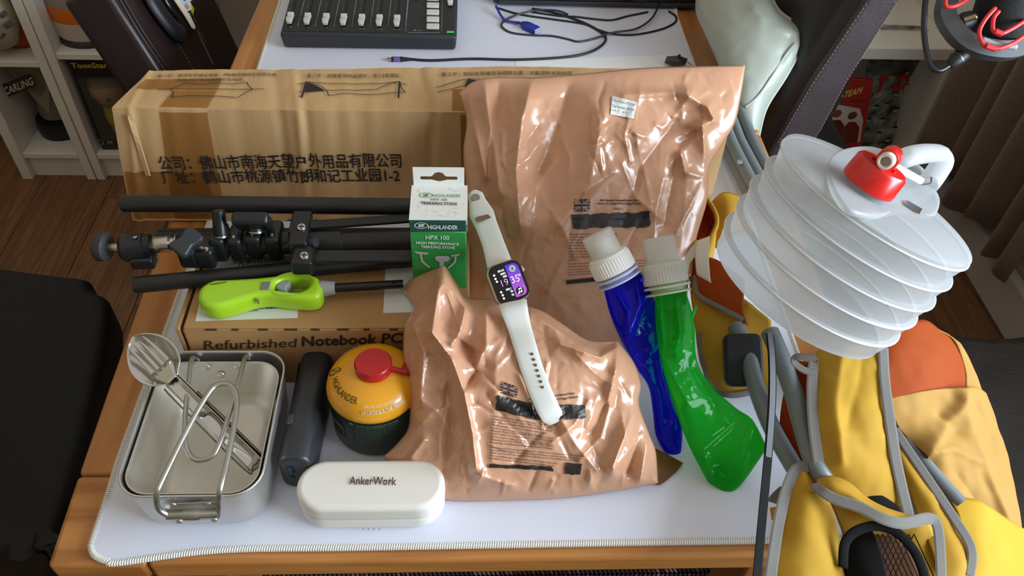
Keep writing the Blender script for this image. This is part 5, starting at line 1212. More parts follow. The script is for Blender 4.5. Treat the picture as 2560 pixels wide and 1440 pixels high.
def handle(o1, o2, w0, w1, m, name, lift):
    a_, b_ = A+n1*lift, B+n1*lift*.5
    rows = []
    for i in range(12):
        t = i/11; w_ = w0+(w1-w0)*t; p = a_.lerp(b_, t)
        rows.append([p+s1*(w_*v)+n1*(.0022*(abs(v) > .9)) for v in (-1, -.92, -.5, 0, .5, .92, 1)])
    return MB().grid(rows).build(name, m, ct_, smooth=True, solid=.0009, angle=50)
handle(0, 0, .0095, .0078, Msteel, 'spoon_handle', 0)
handle(0, 0, .0072, .0062, Msteel, 'fork_handle', .0032)
# fork head inside the bowl
hp = MB()
for k in (-1.5, -.5, .5, 1.5):
    pts = []
    for i in range(7):
        t = .30+.52*i/6; sp_ = k*(.0062-.0006*i/6)
        pts.append(B+d2*(Lb*t)+s2*sp_+n2*(.0062-.0078*math.sin(math.pi*t)**.8*(1-(sp_/.024)**2)+.0052*(i/6)**2))
    MB().tube(pts, [.0021, .0021, .002, .0019, .0018, .0015, .0006], 8, True, lambda i, t, a, b: (n2*.45, t.cross(n2).normalized())).build('fork_tine', Msteel, ct_, smooth=True)
rows = []
for i in range(8):
    t = -.02+.34*i/7; w_ = .0062+.0048*min(1, max(0, (t-.02)/.2))
    rows.append([B+d2*(Lb*t)+s2*(w_*v)+n2*(.0034-.0075*math.sin(math.pi*max(0, t))**.8*(1-.15*v*v)) for v in (-1, -.5, 0, .5, 1)])
MB().grid(rows).build('fork_neck', Msteel, ct_, smooth=True, solid=.0009, angle=180)
wl = lambda t, v, h: A.lerp(B, t)+s1*v+n1*h
MB().tube(smooth_path([wl(.98, -.010, .006), wl(.9, -.0105, .006), wl(.5, -.0108, .007), wl(.04, -.0102, .006), wl(.0, -.006, .006), wl(-.004, .004, .006), wl(.03, .0095, .006), wl(.4, .0098, .006), wl(.78, .009, .006)], 5), .0008, 8).build('clip_wire', mat('dark_steel_wire', (120, 112, 100), .3, metal=1), ct_, smooth=True, angle=180)
MB().tube(smooth_path([wl(.62, -.004, .0052), wl(.58, .002, .0056), wl(.52, .0035, .0056), wl(.44, .002, .0054), wl(.38, -.003, .0052)], 5), .0007, 8).build('clip_wire', mat('dark_steel_wire', (120, 112, 100), .3, metal=1), ct_, smooth=True, angle=180)
# ================================================================== FOLDED CAMP CHAIR (yellow)
fc_ = thing('camp_chair', tuple(at(2100, 1100, .76)), 'folded yellow camp chair with grey tubes and piping at right', 'folding chair')
def cloth(name, c, tc):
    m = film(name, c, (0, 0, 0), 1.0, .75, transl=.25, tcol=tc, spec=.25); return m
Myl = cloth('yellow_nylon', (196, 152, 48), (206, 154, 40)); Mor = cloth('orange_lining', (172, 74, 18), (190, 80, 16)); Mpy = cloth('pale_yellow_nylon', (196, 152, 80), (210, 154, 66))
Mgp = mat('grey_webbing', (116, 112, 106), .85, bump=.25, bscale=1400)
Mtu = mat('grey_steel_tube', (112, 120, 122), .38); Mpad = mat('black_foot', (22, 22, 23), .6)
def ctube(pts, r=.0088, m=Mtu, name='tube'):
    return MB().tube(smooth_path([at(*p) for p in pts], 8), r, 16).build(name, m, fc_, smooth=True, angle=60)
def webbing(pts, w_=.010, up=V((0, -.5, .87)), name='piping'):
    P = smooth_path([at(*p) for p in pts], 6); rows = []
    for i, p in enumerate(P):
        t = (P[min(i+1, len(P)-1)]-P[max(0, i-1)]).normalized(); s = t.cross(up).normalized()*w_*.42; u = s.cross(t).normalized()*.0007
        rows.append([p-s, p-s*.7+u, p+s*.7+u, p+s, p+s*.7-u, p-s*.7-u])
    return MB().grid(rows, close=True).build(name, Mgp, fc_, smooth=True, angle=22)
# frame tubes along the table edge
ctube([(1758, 215, .772), (1795, 330, .772), (1830, 400, .772), (1912, 560, .775)], .0085)
ctube([(1772, 190, .786), (1815, 320, .786), (1848, 395, .786), (1925, 540, .788)], .0085)
ctube([(1790, 180, .770), (1838, 320, .770), (1862, 375, .770), (1940, 520, .772)], .0085)
ctube([(1825, 215, .770), (1868, 320, .770), (1905, 400, .770), (1975, 530, .772)], .0085)
MB().lathe([(.0042, 0), (.0036, .0016), (0, .0022)], at(1850, 405, .7955), (-.2, -.2, 1), 14).build('rivet', mat('bright_rivet', (196, 200, 200), .25, metal=1), fc_, smooth=True)
# legs in front
ctube([(1840, 815, .815), (1868, 880, .812), (1888, 960, .806), (1930, 1070, .796), (1998, 1190, .786)], .0088)
ctube([(1925, 830, .845), (1950, 890, .842), (1985, 985, .836), (2005, 1060, .828), (2030, 1140, .820), (2068, 1215, .808)], .0092)
ctube([(2195, 985, .800), (2240, 1060, .792), (2320, 1170, .782), (2400, 1260, .775)], .0075)
# feet
def pad(px, py, z, sx, sy, n):
    c = at(px, py, z); n = V(n).normalized(); ax = V((1, 0, 0)); ax = (ax-n*ax.dot(n)).normalized(); ay = n.cross(ax)
    return solid_curve([rrect(-sx, -sy, sx, sy, .008, 6)], .014, .003, lambda x, y, h: c+ax*x+ay*y+n*(h-.014)).build('foot_pad', Mpad, fc_, smooth=True, angle=60)
pad(1862, 900, .815, .0195, .0275, (-.05, -.6, .8)); pad(1882, 830, .806, .016, .022, (.35, -.4, .8))
# left panel
patch('seat_panel', [[(1722, 690, .805), (1775, 700, .815), (1850, 740, .822), (1930, 800, .822)], [(1735, 800, .795), (1790, 820, .806), (1850, 850, .808), (1930, 880, .806)], [(1748, 890, .780), (1800, 905, .790), (1860, 930, .790), (1930, 960, .786)], [(1775, 975, .762), (1830, 985, .766), (1880, 980, .768), (1930, 985, .768)]], Myl, fc_, wr=.0035)
patch('seat_lining', [[(1735, 640, .812), (1790, 650, .83), (1860, 700, .838)], [(1730, 700, .808), (1790, 725, .824), (1860, 770, .830)], [(1740, 735, .806), (1800, 770, .818), (1870, 815, .822)]], Mor, fc_, wr=.0035)
webbing([(1738, 690, .812), (1745, 735, .812), (1800, 768, .822), (1860, 800, .828)], .007)
webbing([(1752, 830, .796), (1757, 890, .782), (1780, 965, .766), (1830, 988, .769), (1920, 970, .772)], .008)
# rolled pocket and flap further back
oc_ = [(1729, 545), (1735, 510), (1748, 492), (1768, 500), (1788, 532), (1792, 560), (1780, 590), (1760, 640), (1738, 610)]
o_out = smooth_path([at(x, y, .842) for x, y in oc_], 4, True)
low_ = [p+V((.006, -.004, -.055)) for p in o_out]; c0_ = sum(low_, V((0, 0, 0)))/len(low_)
MB().grid([o_out, [p.lerp(c0_, .1)+V((0, 0, .02)) for p in low_], low_], close=True).build('pocket', Myl, fc_, smooth=True, angle=180, solid=.001)
inn = [p.lerp(sum(o_out, V((0, 0, 0)))/len(o_out), .10) for p in o_out]
MB().grid([inn, [p+V((.004, -.002, -.022)) for p in inn], [p.lerp(c0_, .55)+V((0, 0, .01)) for p in low_], [c0_+V((0, 0, .012))]*len(low_)], close=True).build('pocket_lining', Mor, fc_, smooth=True, angle=180)
MB().tube(o_out+[o_out[0]], .0028, 8, False).build('pocket_edge', Myl, fc_, smooth=True, angle=180)
patch('back_flap', [[(1768, 520, .79), (1805, 482, .80), (1845, 488, .795)], [(1780, 560, .80), (1820, 530, .812), (1860, 530, .805)], [(1790, 620, .80), (1830, 590, .812), (1880, 580, .805)]], Myl, fc_, wr=.0035)
# centre strap panel
patch('back_panel', [[(2040, 880, .846), (2090, 868, .852), (2150, 862, .852), (2212, 860, .846)], [(2034, 960, .846), (2080, 950, .854), (2150, 945, .854), (2212, 950, .846)], [(2036, 1060, .842), (2090, 1055, .850), (2160, 1055, .848), (2226, 1060, .838)], [(2048, 1150, .822), (2110, 1160, .826), (2180, 1170, .822), (2244, 1170, .812)], [(2062, 1230, .80), (2130, 1250, .800), (2200, 1260, .796), (2262, 1270, .790)]], Myl, fc_, wr=.003, n=12, folds=[([(2100, 880), (2085, 1000), (2100, 1150)], .006, 22), ([(2160, 880), (2150, 960), (2120, 1060)], -.004, 20), ([(2080, 1080), (2200, 1090)], .003, 14)])
webbing([(2036, 890, .850), (2030, 960, .850), (2034, 1060, .846), (2046, 1150, .826), (2060, 1230, .804)], .013)
webbing([(2208, 866, .850), (2212, 950, .850), (2226, 1060, .842), (2244, 1170, .816), (2272, 1290, .790)], .013)
webbing([(2040, 930, .862), (2010, 925, .862), (1985, 905, .866), (1995, 892, .872), (2040, 895, .874)], .008)
patch('side_lining', [[(1990, 900, .846), (2020, 905, .85), (2045, 900, .852)], [(1960, 980, .815), (2000, 990, .82), (2040, 990, .825)], [(1950, 1090, .785), (2000, 1100, .79), (2045, 1110, .80)], [(1985, 1190, .775), (2020, 1200, .78), (2060, 1220, .785)]], Mor, fc_)
# orange inner and pale outer seat cloth at right
patch('inner_cloth', [[(2185, 850, .840), (2250, 815, .845), (2310, 800, .838), (2370, 840, .815)], [(2200, 920, .832), (2270, 900, .835), (2340, 890, .826), (2408, 905, .800)], [(2215, 1000, .815), (2285, 990, .815), (2350, 980, .808), (2415, 978, .790)]], Mor, fc_, wr=.0035)
patch('outer_edge', [[(2305, 806, .838), (2325, 812, .828), (2340, 830, .80)], [(2375, 842, .816), (2398, 862, .806), (2400, 880, .77)], [(2410, 910, .800), (2440, 940, .785), (2440, 960, .745)], [(2415, 978, .791), (2460, 1000, .770), (2455, 1030, .72)]], Mpy, fc_, wr=.0035)
patch('outer_cloth', [[(2222, 996, .816), (2320, 976, .816), (2415, 966, .796), (2460, 980, .774), (2470, 1010, .72)], [(2245, 1065, .800), (2330, 1070, .798), (2410, 1055, .786), (2500, 1095, .752), (2505, 1120, .70)], [(2305, 1140, .784), (2370, 1160, .786), (2450, 1170, .764), (2528, 1205, .735), (2530, 1220, .68)], [(2370, 1250, .768), (2430, 1265, .758), (2490, 1290, .742), (2548, 1320, .722), (2550, 1330, .67)], [(2400, 1330, .75), (2450, 1340, .740), (2500, 1360, .728), (2560, 1400, .705), (2560, 1410, .66)]], Mpy, fc_, wr=.003, n=14, folds=[([(2402, 980), (2385, 1030), (2340, 1090), (2300, 1130)], .010, 22), ([(2395, 990), (2430, 1090), (2470, 1200), (2510, 1290)], .009, 18), ([(2300, 1130), (2380, 1120), (2440, 1150)], .008, 16), ([(2350, 1040), (2390, 1080)], -.008, 22), ([(2440, 1010), (2490, 1120)], -.006, 16), ([(2400, 1190), (2460, 1280)], -.006, 18)])
patch('lower_cloth', [[(2375, 1245, .778), (2440, 1250, .775), (2520, 1300, .748), (2600, 1345, .72)], [(2400, 1330, .772), (2460, 1345, .768), (2540, 1370, .742), (2610, 1400, .71)], [(2395, 1480, .762), (2470, 1480, .755), (2550, 1480, .73), (2620, 1480, .70)]], cloth('bright_yellow_nylon', (216, 174, 52), (224, 172, 40)), fc_, wr=.0035)
# right band
patch('side_band', [[(2212, 1075, .806), (2238, 1095, .808), (2262, 1118, .804)], [(2240, 1160, .800), (2275, 1180, .804), (2318, 1200, .798)], [(2290, 1270, .792), (2340, 1285, .796), (2378, 1290, .790)], [(2335, 1400, .785), (2390, 1390, .788), (2425, 1370, .784)], [(2350, 1460, .78), (2400, 1450, .782), (2425, 1430, .778)]], Myl, fc_, wr=.0035)
webbing([(2236, 1072, .812), (2266, 1118, .810), (2322, 1200, .804), (2382, 1290, .796), (2428, 1370, .788), (2424, 1440, .78)], .011)
patch('band_lining', [[(2262, 1195, .782), (2290, 1220, .785)], [(2300, 1290, .776), (2340, 1310, .778)], [(2345, 1400, .770), (2380, 1410, .772)], [(2360, 1480, .765), (2400, 1480, .766)]], cloth('red_orange_lining', (216, 90, 40), (226, 84, 30)), fc_)
# near left panel
patch('arm_panel', [[(1985, 1168, .806), (2010, 1170, .814), (2035, 1200, .808)], [(1962, 1220, .805), (2020, 1235, .815), (2075, 1255, .800)], [(1945, 1300, .805), (2020, 1310, .816), (2092, 1330, .798)], [(1930, 1400, .806), (2020, 1400, .816), (2112, 1410, .797)], [(1920, 1480, .806), (2020, 1480, .815), (2125, 1480, .796)]], Myl, fc_, wr=.0035)
webbing([(2020, 1166, .818), (1990, 1175, .813), (1968, 1220, .812), (1948, 1300, .812), (1932, 1400, .812), (1922, 1480, .812)], .013)
webbing([(1930, 1255, .775), (1942, 1240, .785), (1962, 1222, .80)], .012)
patch('under_panel', [[(1925, 1270, .775), (1940, 1268, .78)], [(1930, 1300, .775), (1942, 1300, .78)]], Myl, fc_)
# cup pocket: rolled edge, piping, mesh
patch('pocket_edge', [[(2040, 1200, .818), (2075, 1190, .822), (2120, 1205, .822), (2190, 1258, .820), (2280, 1290, .812), (2330, 1290, .806)], [(2048, 1215, .822), (2080, 1215, .828), (2120, 1232, .828), (2185, 1275, .826), (2260, 1300, .816), (2325, 1298, .808)], [(2042, 1232, .812), (2075, 1245, .818), (2120, 1262, .818), (2180, 1290, .816), (2240, 1312, .806), (2320, 1310, .800)]], Myl, fc_, wr=.0035)
webbing([(2036, 1210, .822), (2055, 1228, .826), (2090, 1248, .826), (2150, 1268, .826), (2210, 1298, .824), (2260, 1308, .820), (2320, 1296, .814), (2342, 1312, .808), (2350, 1370, .800), (2354, 1470, .795)], .012)
patch('pocket_panel', [[(2075, 1250, .795), (2150, 1285, .798), (2230, 1315, .798), (2325, 1305, .796)], [(2105, 1340, .782), (2180, 1350, .782), (2260, 1360, .782), (2345, 1370, .786)], [(2120, 1480, .775), (2190, 1480, .775), (2270, 1480, .775), (2352, 1480, .78)]], Myl, fc_, wr=.0035)
Mmesh = mat('black_mesh', (10, 10, 10), .9, spec=.2)
patch('cup_holder', [[(2108, 1345, .795), (2140, 1330, .798), (2180, 1325, .80)], [(2105, 1400, .80), (2150, 1390, .808), (2200, 1370, .81)], [(2125, 1480, .80), (2180, 1470, .810), (2220, 1450, .812)]], Mmesh, fc_)
ring = smooth_path([at(*p) for p in ((2108, 1420, .806), (2112, 1360, .810), (2140, 1328, .814), (2190, 1315, .816), (2240, 1330, .816), (2280, 1370, .812), (2305, 1420, .808), (2320, 1480, .80))], 6)
MB().tube(ring, .0045, 10, True, lambda i, t, a, b: (V((0, -.5, .87))*.35, t.cross(V((0, -.5, .87))).normalized())).build('cup_rim', Mmesh, fc_, smooth=True, angle=180)
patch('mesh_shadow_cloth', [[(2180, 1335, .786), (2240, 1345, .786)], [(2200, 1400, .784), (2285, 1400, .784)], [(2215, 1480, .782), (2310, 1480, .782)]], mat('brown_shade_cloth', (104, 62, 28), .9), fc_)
nm = MB()
for i in range(11):
    for sgn in (0, 1):
        pts = [at(2175+ (i*13-20)+ (t*70 if sgn else -t*70) , 1335+t*150, .795) for t in (0, .33, .66, 1)]
        nm.tube(pts, .0005, 4, False)
nm.build('netting', Mmesh, fc_)['kind'] = 'stuff'
patch('cup_holder', [[(2150, 1238, .800), (2195, 1236, .802), (2240, 1262, .80)], [(2160, 1262, .806), (2200, 1268, .808), (2262, 1292, .804)]], Mmesh, fc_)
# ================================================================== ZIP TIE
zt = thing('cable_tie', tuple(at(1905, 1300, .80)), 'long black cable tie hanging from beneath the water carrier', 'cable tie')
P = smooth_path([at(1924, 835, .885), at(1930, 900, .882), at(1930, 1000, .874), at(1922, 1120, .862), at(1910, 1250, .845), at(1898, 1380, .825), at(1890, 1480, .812)], 10)
rows = []
for i, p in enumerate(P):
    t = (P[min(i+1, len(P)-1)]-P[max(0, i-1)]).normalized(); s = t.cross(V((0, -.7, .7))).normalized()*.0038; u = s.cross(t).normalized()*.0007
    rows.append([p-s-u, p-s+u, p+s+u, p+s-u])
mb = MB().grid(rows, close=True); mb.add(rows[0], [(0, 1, 2, 3)]); mb.add(rows[-1], [(3, 2, 1, 0)])
mb.build('strap', mat('black_nylon', (8, 8, 9), .5, spec=.2), zt, bevel=.0003)
Q = resample(P[:int(len(P)*.55)], 90); te = MB()
for i in range(len(Q)-1):
    t = (Q[i+1]-Q[i]).normalized(); s = t.cross(V((0, -.7, .7))).normalized(); u = s.cross(t).normalized()
    if u.z < 0: u = -u
    te.obox(Q[i]+u*.0009, s*.0026, t*.0006, u*.0004)
te.build('teeth', mat('nylon_teeth_sheen', (120, 122, 128), .3), zt)['kind'] = 'stuff'  # pale grey on the teeth paints the reflection along the upper strap
# ================================================================== COLLAPSIBLE WATER CARRIER
wc_top = V((.715, .2133, 1.0)); ax = (-CF*.53+(CR*.5+CU*.866)*.848).normalized(); RR = .0985
wc = thing('water_carrier', tuple(wc_top-ax*.118), 'collapsible translucent water carrier with red tap on the camp chair', 'water carrier')
Mwc = film('milky_plastic', (218, 221, 224), (232, 235, 238), .64, .2, transl=.5, tcol=(236, 236, 232), spec=.5)
c = wc_top; H = .118
prof = [(0, -H), (RR*.86, -H), (RR*.93, -H+.0015)]
nr = 5; st_ = (H-.004)/nr
for k in range(nr):
    hb = -H+.002+st_*k; ht = hb+st_; rr = RR*(1-.010*abs(k-2))
    prof += [(rr*.945, hb+.001), (rr*.958, hb+.006), (rr*.978, hb+.012), (rr*.993, hb+.018), (rr*1.004, ht-.0022), (rr*1.008, ht-.001), (rr*1.004, ht)]
prof += [(RR*.985, .0012), (RR*.95, .0022), (RR*.90, .0035), (RR*.6, .007), (RR*.35, .009), (0, .0095)]
MB().lathe(prof, c, ax, 96).build('body', Mwc, wc, smooth=True, angle=60)
Mlip = film('milky_lip', (244, 246, 248), (246, 247, 248), .9, .18, transl=.4)
for k in range(nr):
    rr = RR*(1-.010*abs(k-2))*1.006; hh = -H+.002+st_*(k+1)-.0008
    MB().lathe([(rr+.0011*math.cos(2*math.pi*i/8), hh+.0011*math.sin(2*math.pi*i/8)) for i in range(9)], c, ax, 96).build('ring_edge', Mlip, wc, smooth=True, angle=180)
e1 = V((1, 0, 0)); e1 = (e1-ax*e1.dot(ax)).normalized(); e2 = ax.cross(e1)
cp_ = lambda px, py, h: atp(px, py, c+ax*h, ax)
# moulded ridge lines on the top
pl_ = smooth_path([cp_(x, y, .004) for x, y in ((2062, 412), (2072, 470), (2112, 528), (2180, 548), (2250, 538), (2325, 548), (2345, 505), (2318, 460), (2300, 425), (2240, 395), (2170, 372), (2100, 380))], 5, True)
solid_curve([[((p-c).dot(e1), (p-c).dot(e2)) for p in pl_]], .006, .0028, lambda x, y, h: c+e1*x+e2*y+ax*(.0022+h), 3).build('moulded_plateau', Mwc, wc, smooth=True, angle=180)
capc = cp_(2162, 470, .010); Mrd = mat('red_plastic', (214, 28, 20), .3, coat=.3)
MB().lathe([(.018, -.002), (.018, .006)], capc, ax, 32).build('neck', Mwc, wc, smooth=True)
cap_ = MB().lathe([(.0235, .003), (.0245, .004), (.0235, .022), (.0215, .0245), (.012, .0245), (.010, .022), (0, .022)], capc, ax, 40).build('cap', Mrd, wc, smooth=True)
tp = capc+ax*.032
dirv = (cp_(2205, 388, .036)-cp_(2170, 420, .036)).normalized()
MB().tube([tp-dirv*.012, tp-dirv*.010, tp+dirv*.012, tp+dirv*.014], [.0085, .0092, .0092, .008], 20).build('tap_barrel', Mrd, wc, smooth=True)
MB().lathe([(.008, -.012), (.008, .002)], tp, ax, 16).build('tap_stem', Mrd, wc, smooth=True)
Mtw = mat('tap_white', (230, 218, 206), .4)
MB().lathe([(0.0045, -.001), (.0070, 0), (.0068, .010), (.0052, .0108), (.0042, .010), (.0042, .002), (0, .002)], tp-dirv*.012, -dirv, 24).build('spout', Mtw, wc, smooth=True)
lv0, lv1 = cp_(2215, 405, .036), cp_(2302, 452, .020)
lever = MB().obox((lv0+lv1)/2, (lv1-lv0)/2, (lv1-lv0).cross(ax).normalized()*.0034, ax*.0034).build('lever', Mtw, wc, bevel=.002, seg=3)
MB().tube(smooth_path([lv1, lv1+(lv1-lv0).normalized()*.006+ax*-.003, cp_(2326, 458, .014), cp_(2328, 444, .016)], 5), .0008, 8).build('cord', mat('dark_cord', (60, 62, 66), .5), wc, smooth=True, angle=180)
# handle loop on the top
hp_ = [cp_(2235, 415, .010), cp_(2262, 395, .022), cp_(2310, 384, .030), cp_(2350, 386, .032), cp_(2358, 402, .028), cp_(2335, 440, .016), cp_(2318, 462, .008)]
P = smooth_path(hp_, 6)
MB().tube(P, .0125, 14, True, lambda i, t, a, b: (ax*.75, t.cross(ax).normalized()*.9)).build('handle', film('milky_handle', (228, 230, 230), (240, 240, 240), .8, .25, transl=.5), wc, smooth=True, angle=60)
MB().add([cp_(x, y, .0102) for x, y in ((2258, 502), (2268, 500), (2306, 522), (2298, 536), (2262, 512))], [(0, 1, 2, 3, 4)]).build('foil_scrap', mat('silver_foil', (190, 188, 180), .25, metal=.9), wc)
for pts in ([(2030, 510), (2075, 490)], [(1985, 580), (2035, 552)], [(1945, 630), (1990, 605)]):
    A, B = atp(*pts[0], c-ax*.01, CF), atp(*pts[1], c-ax*.01, CF)
tg = thing('paper_tag', tuple(at(1745, 660, .86)), 'folded white paper tag hanging on the water carrier', 'tag')
def patch_top(rows, name, m, par): return patch(name, rows, m, par, .0005)
patch('tag_front', [[(1742, 602, .885), (1775, 590, .895)], [(1738, 640, .882), (1772, 640, .890)], [(1742, 685, .874), (1776, 700, .88)], [(1752, 688, .872), (1778, 706, .878)]], mat('tag_paper', (226, 220, 206), .7), tg, .0005)
patch('tag_fold', [[(1742, 602, .884), (1738, 640, .881)], [(1720, 630, .878), (1722, 665, .872)], [(1702, 670, .872), (1710, 722, .862)]], mat('tag_paper2', (206, 196, 178), .7), tg, .0005)
# ================================================================== MIXER
mx = thing('fader_mixer', (.18, 1.0, T), 'black fader mixer with grey sliders at the back of the mat', 'mixer')
Mmx = mat('mixer_body', (44, 46, 52), .5, bump=.1, bscale=600); Mmt = mat('mixer_top', (30, 31, 34), .45)
mx0, mx1, my0, my1 = .034, .323, .882, 1.16
def mz(y): return T+.028+.07*(y-my0)
MB().hexa([(mx0+.003, my0+.003, T+.001), (mx1-.003, my0+.003, T+.001), (mx1-.003, my1, T+.001), (mx0+.003, my1, T+.001), (mx0, my0, mz(my0)), (mx1, my0, mz(my0)), (mx1, my1, mz(my1)), (mx0, my1, mz(my1))]).build('body', Mmx, mx, bevel=.005, seg=3)
MB().hexa([(mx0+.005, my0+.008, mz(my0)-.001), (mx1-.005, my0+.008, mz(my0)-.001), (mx1-.005, my1, mz(my1)-.001), (mx0+.005, my1, mz(my1)-.001), (mx0+.005, my0+.008, mz(my0+.008)+.0006), (mx1-.005, my0+.008, mz(my0+.008)+.0006), (mx1-.005, my1, mz(my1)+.0006), (mx0+.005, my1, mz(my1)+.0006)]).build('top_plate', Mmt, mx)
nM = V((0, -.07, 1)).normalized(); pM = V((.2, my0, mz(my0)+.001))
mp_ = lambda px, py, h=0: atp(px, py, pM+nM*h, nM)
Mfd = mat('fader_grey', (192, 190, 182), .45); Mpr = mat('mixer_print', (140, 144, 146), .6)
yv = V((0, 1, .07)).normalized()
def fader(px, py, slot_top):
    b = mp_(px, py, .006)
    sl = MB().obox(mp_(px, py)+yv*.06+nM*.0003, (.0009, 0, 0), yv*.075, nM*.0003).build('fader_slot', mat('slot_black', (6, 6, 7), .6), mx)
    pts = []
    f = MB()
    prof_ = [(-.016, .002), (-.0165, .006), (-.013, .0095), (-.006, .0100), (-.002, .0075), (0, .007), (.002, .0078), (.006, .0105), (.0088, .0095), (.0092, .002)]
    rows = [[mp_(px, py)+V((sx*(.0052-(.0014 if a < -.013 else 0)), 0, 0))+yv*a+nM*h for sx in (-1, 1)] for a, h in prof_]
    f.grid(rows)
    for s in (0, 1): f.add([r_[s] for r_ in rows], [tuple(range(len(rows)))])
    f.build('fader_knob', Mfd, mx, bevel=.001, weld=True)
    pr = MB()
    for k in range(9): pr.obox(mp_(px, py)+V((-.006, 0, 0))+yv*(.014+k*.0085)+nM*.0004, (.0011, 0, 0), yv*.0003, nM*.0001)
    pr.build('scale_print', Mpr, mx)['kind'] = 'stuff'
fp_ = [(727, 49), (770, 51), (816, 52), (860, 53), (905, 54), (949, 55), (993, 56)]
for x, y in fp_: fader(x, y, 0)
fader(1042, -14, 0); fader(1126, 4, 0)
for i in range(7):
    x = fp_[i][0]+24; MB().obox(mp_(x, 40)+yv*.05, (.0004, 0, 0), yv*.08, nM*.0002).build('divider_line', Mpr, mx)
tx = MB()
for (x, y), s in zip(fp_, ('1', '2', '3', '4', '5/6', '7/8', '9/10')):
    A = mp_(x-3*len(s)*.8, y+20); B = mp_(x+3*len(s)*.8, y+20); ptext(tx, s, A, B, yv*.003, off=.0006)
ptext(tx, 'MUTE', mp_(1043, 78), mp_(1056, 78), yv*.0025, off=.0006)
tx.build('channel_print', Mpr, mx)
MB().lathe([(.0018, 0), (.0018, .0004), (0, .0004)], mp_(1037, 76), nM, 12).build('indicator', Mpr, mx)
fr = MB()
for a, b in (((1016, 40), (1014, 78)), ((1018, 81), (1100, 82)), ((1104, 78), (1106, 0)), ((1016, 40), (1022, -40))):
    A, B = mp_(*a, .0004), mp_(*b, .0004); fr.tube([A, B], .0004, 4)
fr.build('section_outline', Mpr, mx)
for k in range(5):
    MB().obox(mp_(1082, 66-k*17.6, .0015), (.0105, 0, 0), yv*.0070, nM*.002).build('button', mat('button_pale', (206, 206, 198), .5), mx, bevel=.0014, seg=3)
MB().obox(mp_(1126, 80, .0003), (.006, 0, 0), yv*.0024, nM*.0002).build('status_light', emis('green_led', (50, 190, 60), .35), mx)
# ================================================================== RADIO UNIT at the far edge
ru = thing('radio_unit', (.57, 1.1, T), 'black electronics unit with reddish screen at the far mat edge', 'electronics')
MB().box((.385, 1.045, T+.004), (.770, 1.24, T+.075)).build('housing', mat('unit_black', (26, 27, 30), .45), ru, bevel=.006, seg=3)
MB().box((.50, 1.0435, T+.014), (.665, 1.046, T+.06)).build('screen', mat('maroon_screen', (52, 22, 34), .12), ru)
MB().box((.395, 1.042, T+.004), (.755, 1.046, T+.012)).build('trim', mat('unit_grey', (52, 55, 62), .45), ru, bevel=.002)
MB().lathe([(.0015, 0), (.0034, 0), (.0034, .006), (.0015, .006)], V((.412, 1.041, T+.02)), (0, -1, 0), 18).build('jack', mat('brass', (190, 160, 90), .3, metal=1), ru, smooth=True)
for i in range(3): MB().box((.685+.022*i, 1.043, T+.02), (.700+.022*i, 1.046, T+.032)).build('key', mat('unit_key', (60, 60, 64), .5), ru, bevel=.001)
for x in (.40, .75): MB().lathe([(.008, 0), (.008, .004)], V((x, 1.06, T)), (0, 0, 1), 16, cap=True).build('foot', Mblk, ru)
# ================================================================== CABLES
def cable(name, label, pts, r, m, z=None):
    t = thing(name, tuple(at(pts[0][0], pts[0][1], T)), label, 'cable')
    P = smooth_path([at(p[0], p[1], T+r+(p[2] if len(p) > 2 else 0)) for p in pts], 8)
    MB().tube(P, r, 10).build('wire', m, t, smooth=True, angle=180); return t
Mcb = mat('black_cable', (30, 30, 34), .45); Mcg = mat('grey_sheen_cable', (52, 52, 56), .3)
c1 = cable('usb_cable', 'black cable with a lilac banded plug curling across the mat', [(1028, 148), (1080, 151), (1180, 147), (1300, 149), (1420, 142), (1480, 128), (1512, 105), (1508, 85), (1470, 62), (1420, 42), (1370, 28), (1330, 22)], .0022, Mcb)
A, B = at(1028, 148, T+.003), at(1003, 148, T+.003)
MB().tube([A, A.lerp(B, .5), B], [.0022, .0034, .0036], 12).build('strain_relief', Mcb, c1, smooth=True)
MB().obox(at(1002, 148, T+.0035), (.004, 0, 0), (0, .0036, 0), (0, 0, .0032)).build('plug_end', Mcb, c1, bevel=.001)
MB().obox(at(992, 148, T+.0036), (.0055, 0, 0), (0, .0038, 0), (0, 0, .0032)).build('lilac_band', mat('lilac', (122, 94, 170), .4), c1, bevel=.0008)
MB().obox(at(982, 148, T+.0036), (.0025, 0, 0), (0, .0036, 0), (0, 0, .003)).build('plug_collar', Mcb, c1, bevel=.001)
MB().obox(at(974, 148, T+.0036), (.0042, 0, 0), (0, .0026, 0), (0, 0, .0014)).build('plug_tip', Mst2, c1, bevel=.0004)
cable('black_cable', 'short black cable arching close in front of the electronics unit', [(1330, 30), (1400, 40), (1440, 42), (1490, 48), (1530, 50), (1570, 40), (1620, 30)], .0018, Mcb)
cable('black_cable', 'thin black cable making the widest loop at the mat right edge', [(1245, 20), (1300, 36), (1380, 48), (1460, 60), (1500, 76), (1540, 86), (1590, 86), (1650, 74), (1685, 58), (1690, 42), (1672, 28)], .0018, Mcb)
cable('grey_cable', 'shiny grey cable coiled around the blue plug', [(1648, 10, .01), (1630, 45, .006), (1590, 72, .003), (1530, 82, .0025), (1480, 98, 0), (1445, 104, 0), (1420, 98, 0), (1380, 90, 0), (1330, 88, 0), (1280, 82, 0), (1256, 68, 0), (1258, 55, 0), (1290, 38, .002), (1340, 26, .004), (1390, 26, .004), (1420, 36, .003)], .0018, Mcg)
c2 = thing('usb_socket', tuple(at(1320, 70, T)), 'blue plug on a short blue lead', 'plug')
Mbu = mat('usb_royal_blue', (38, 56, 160), .35)
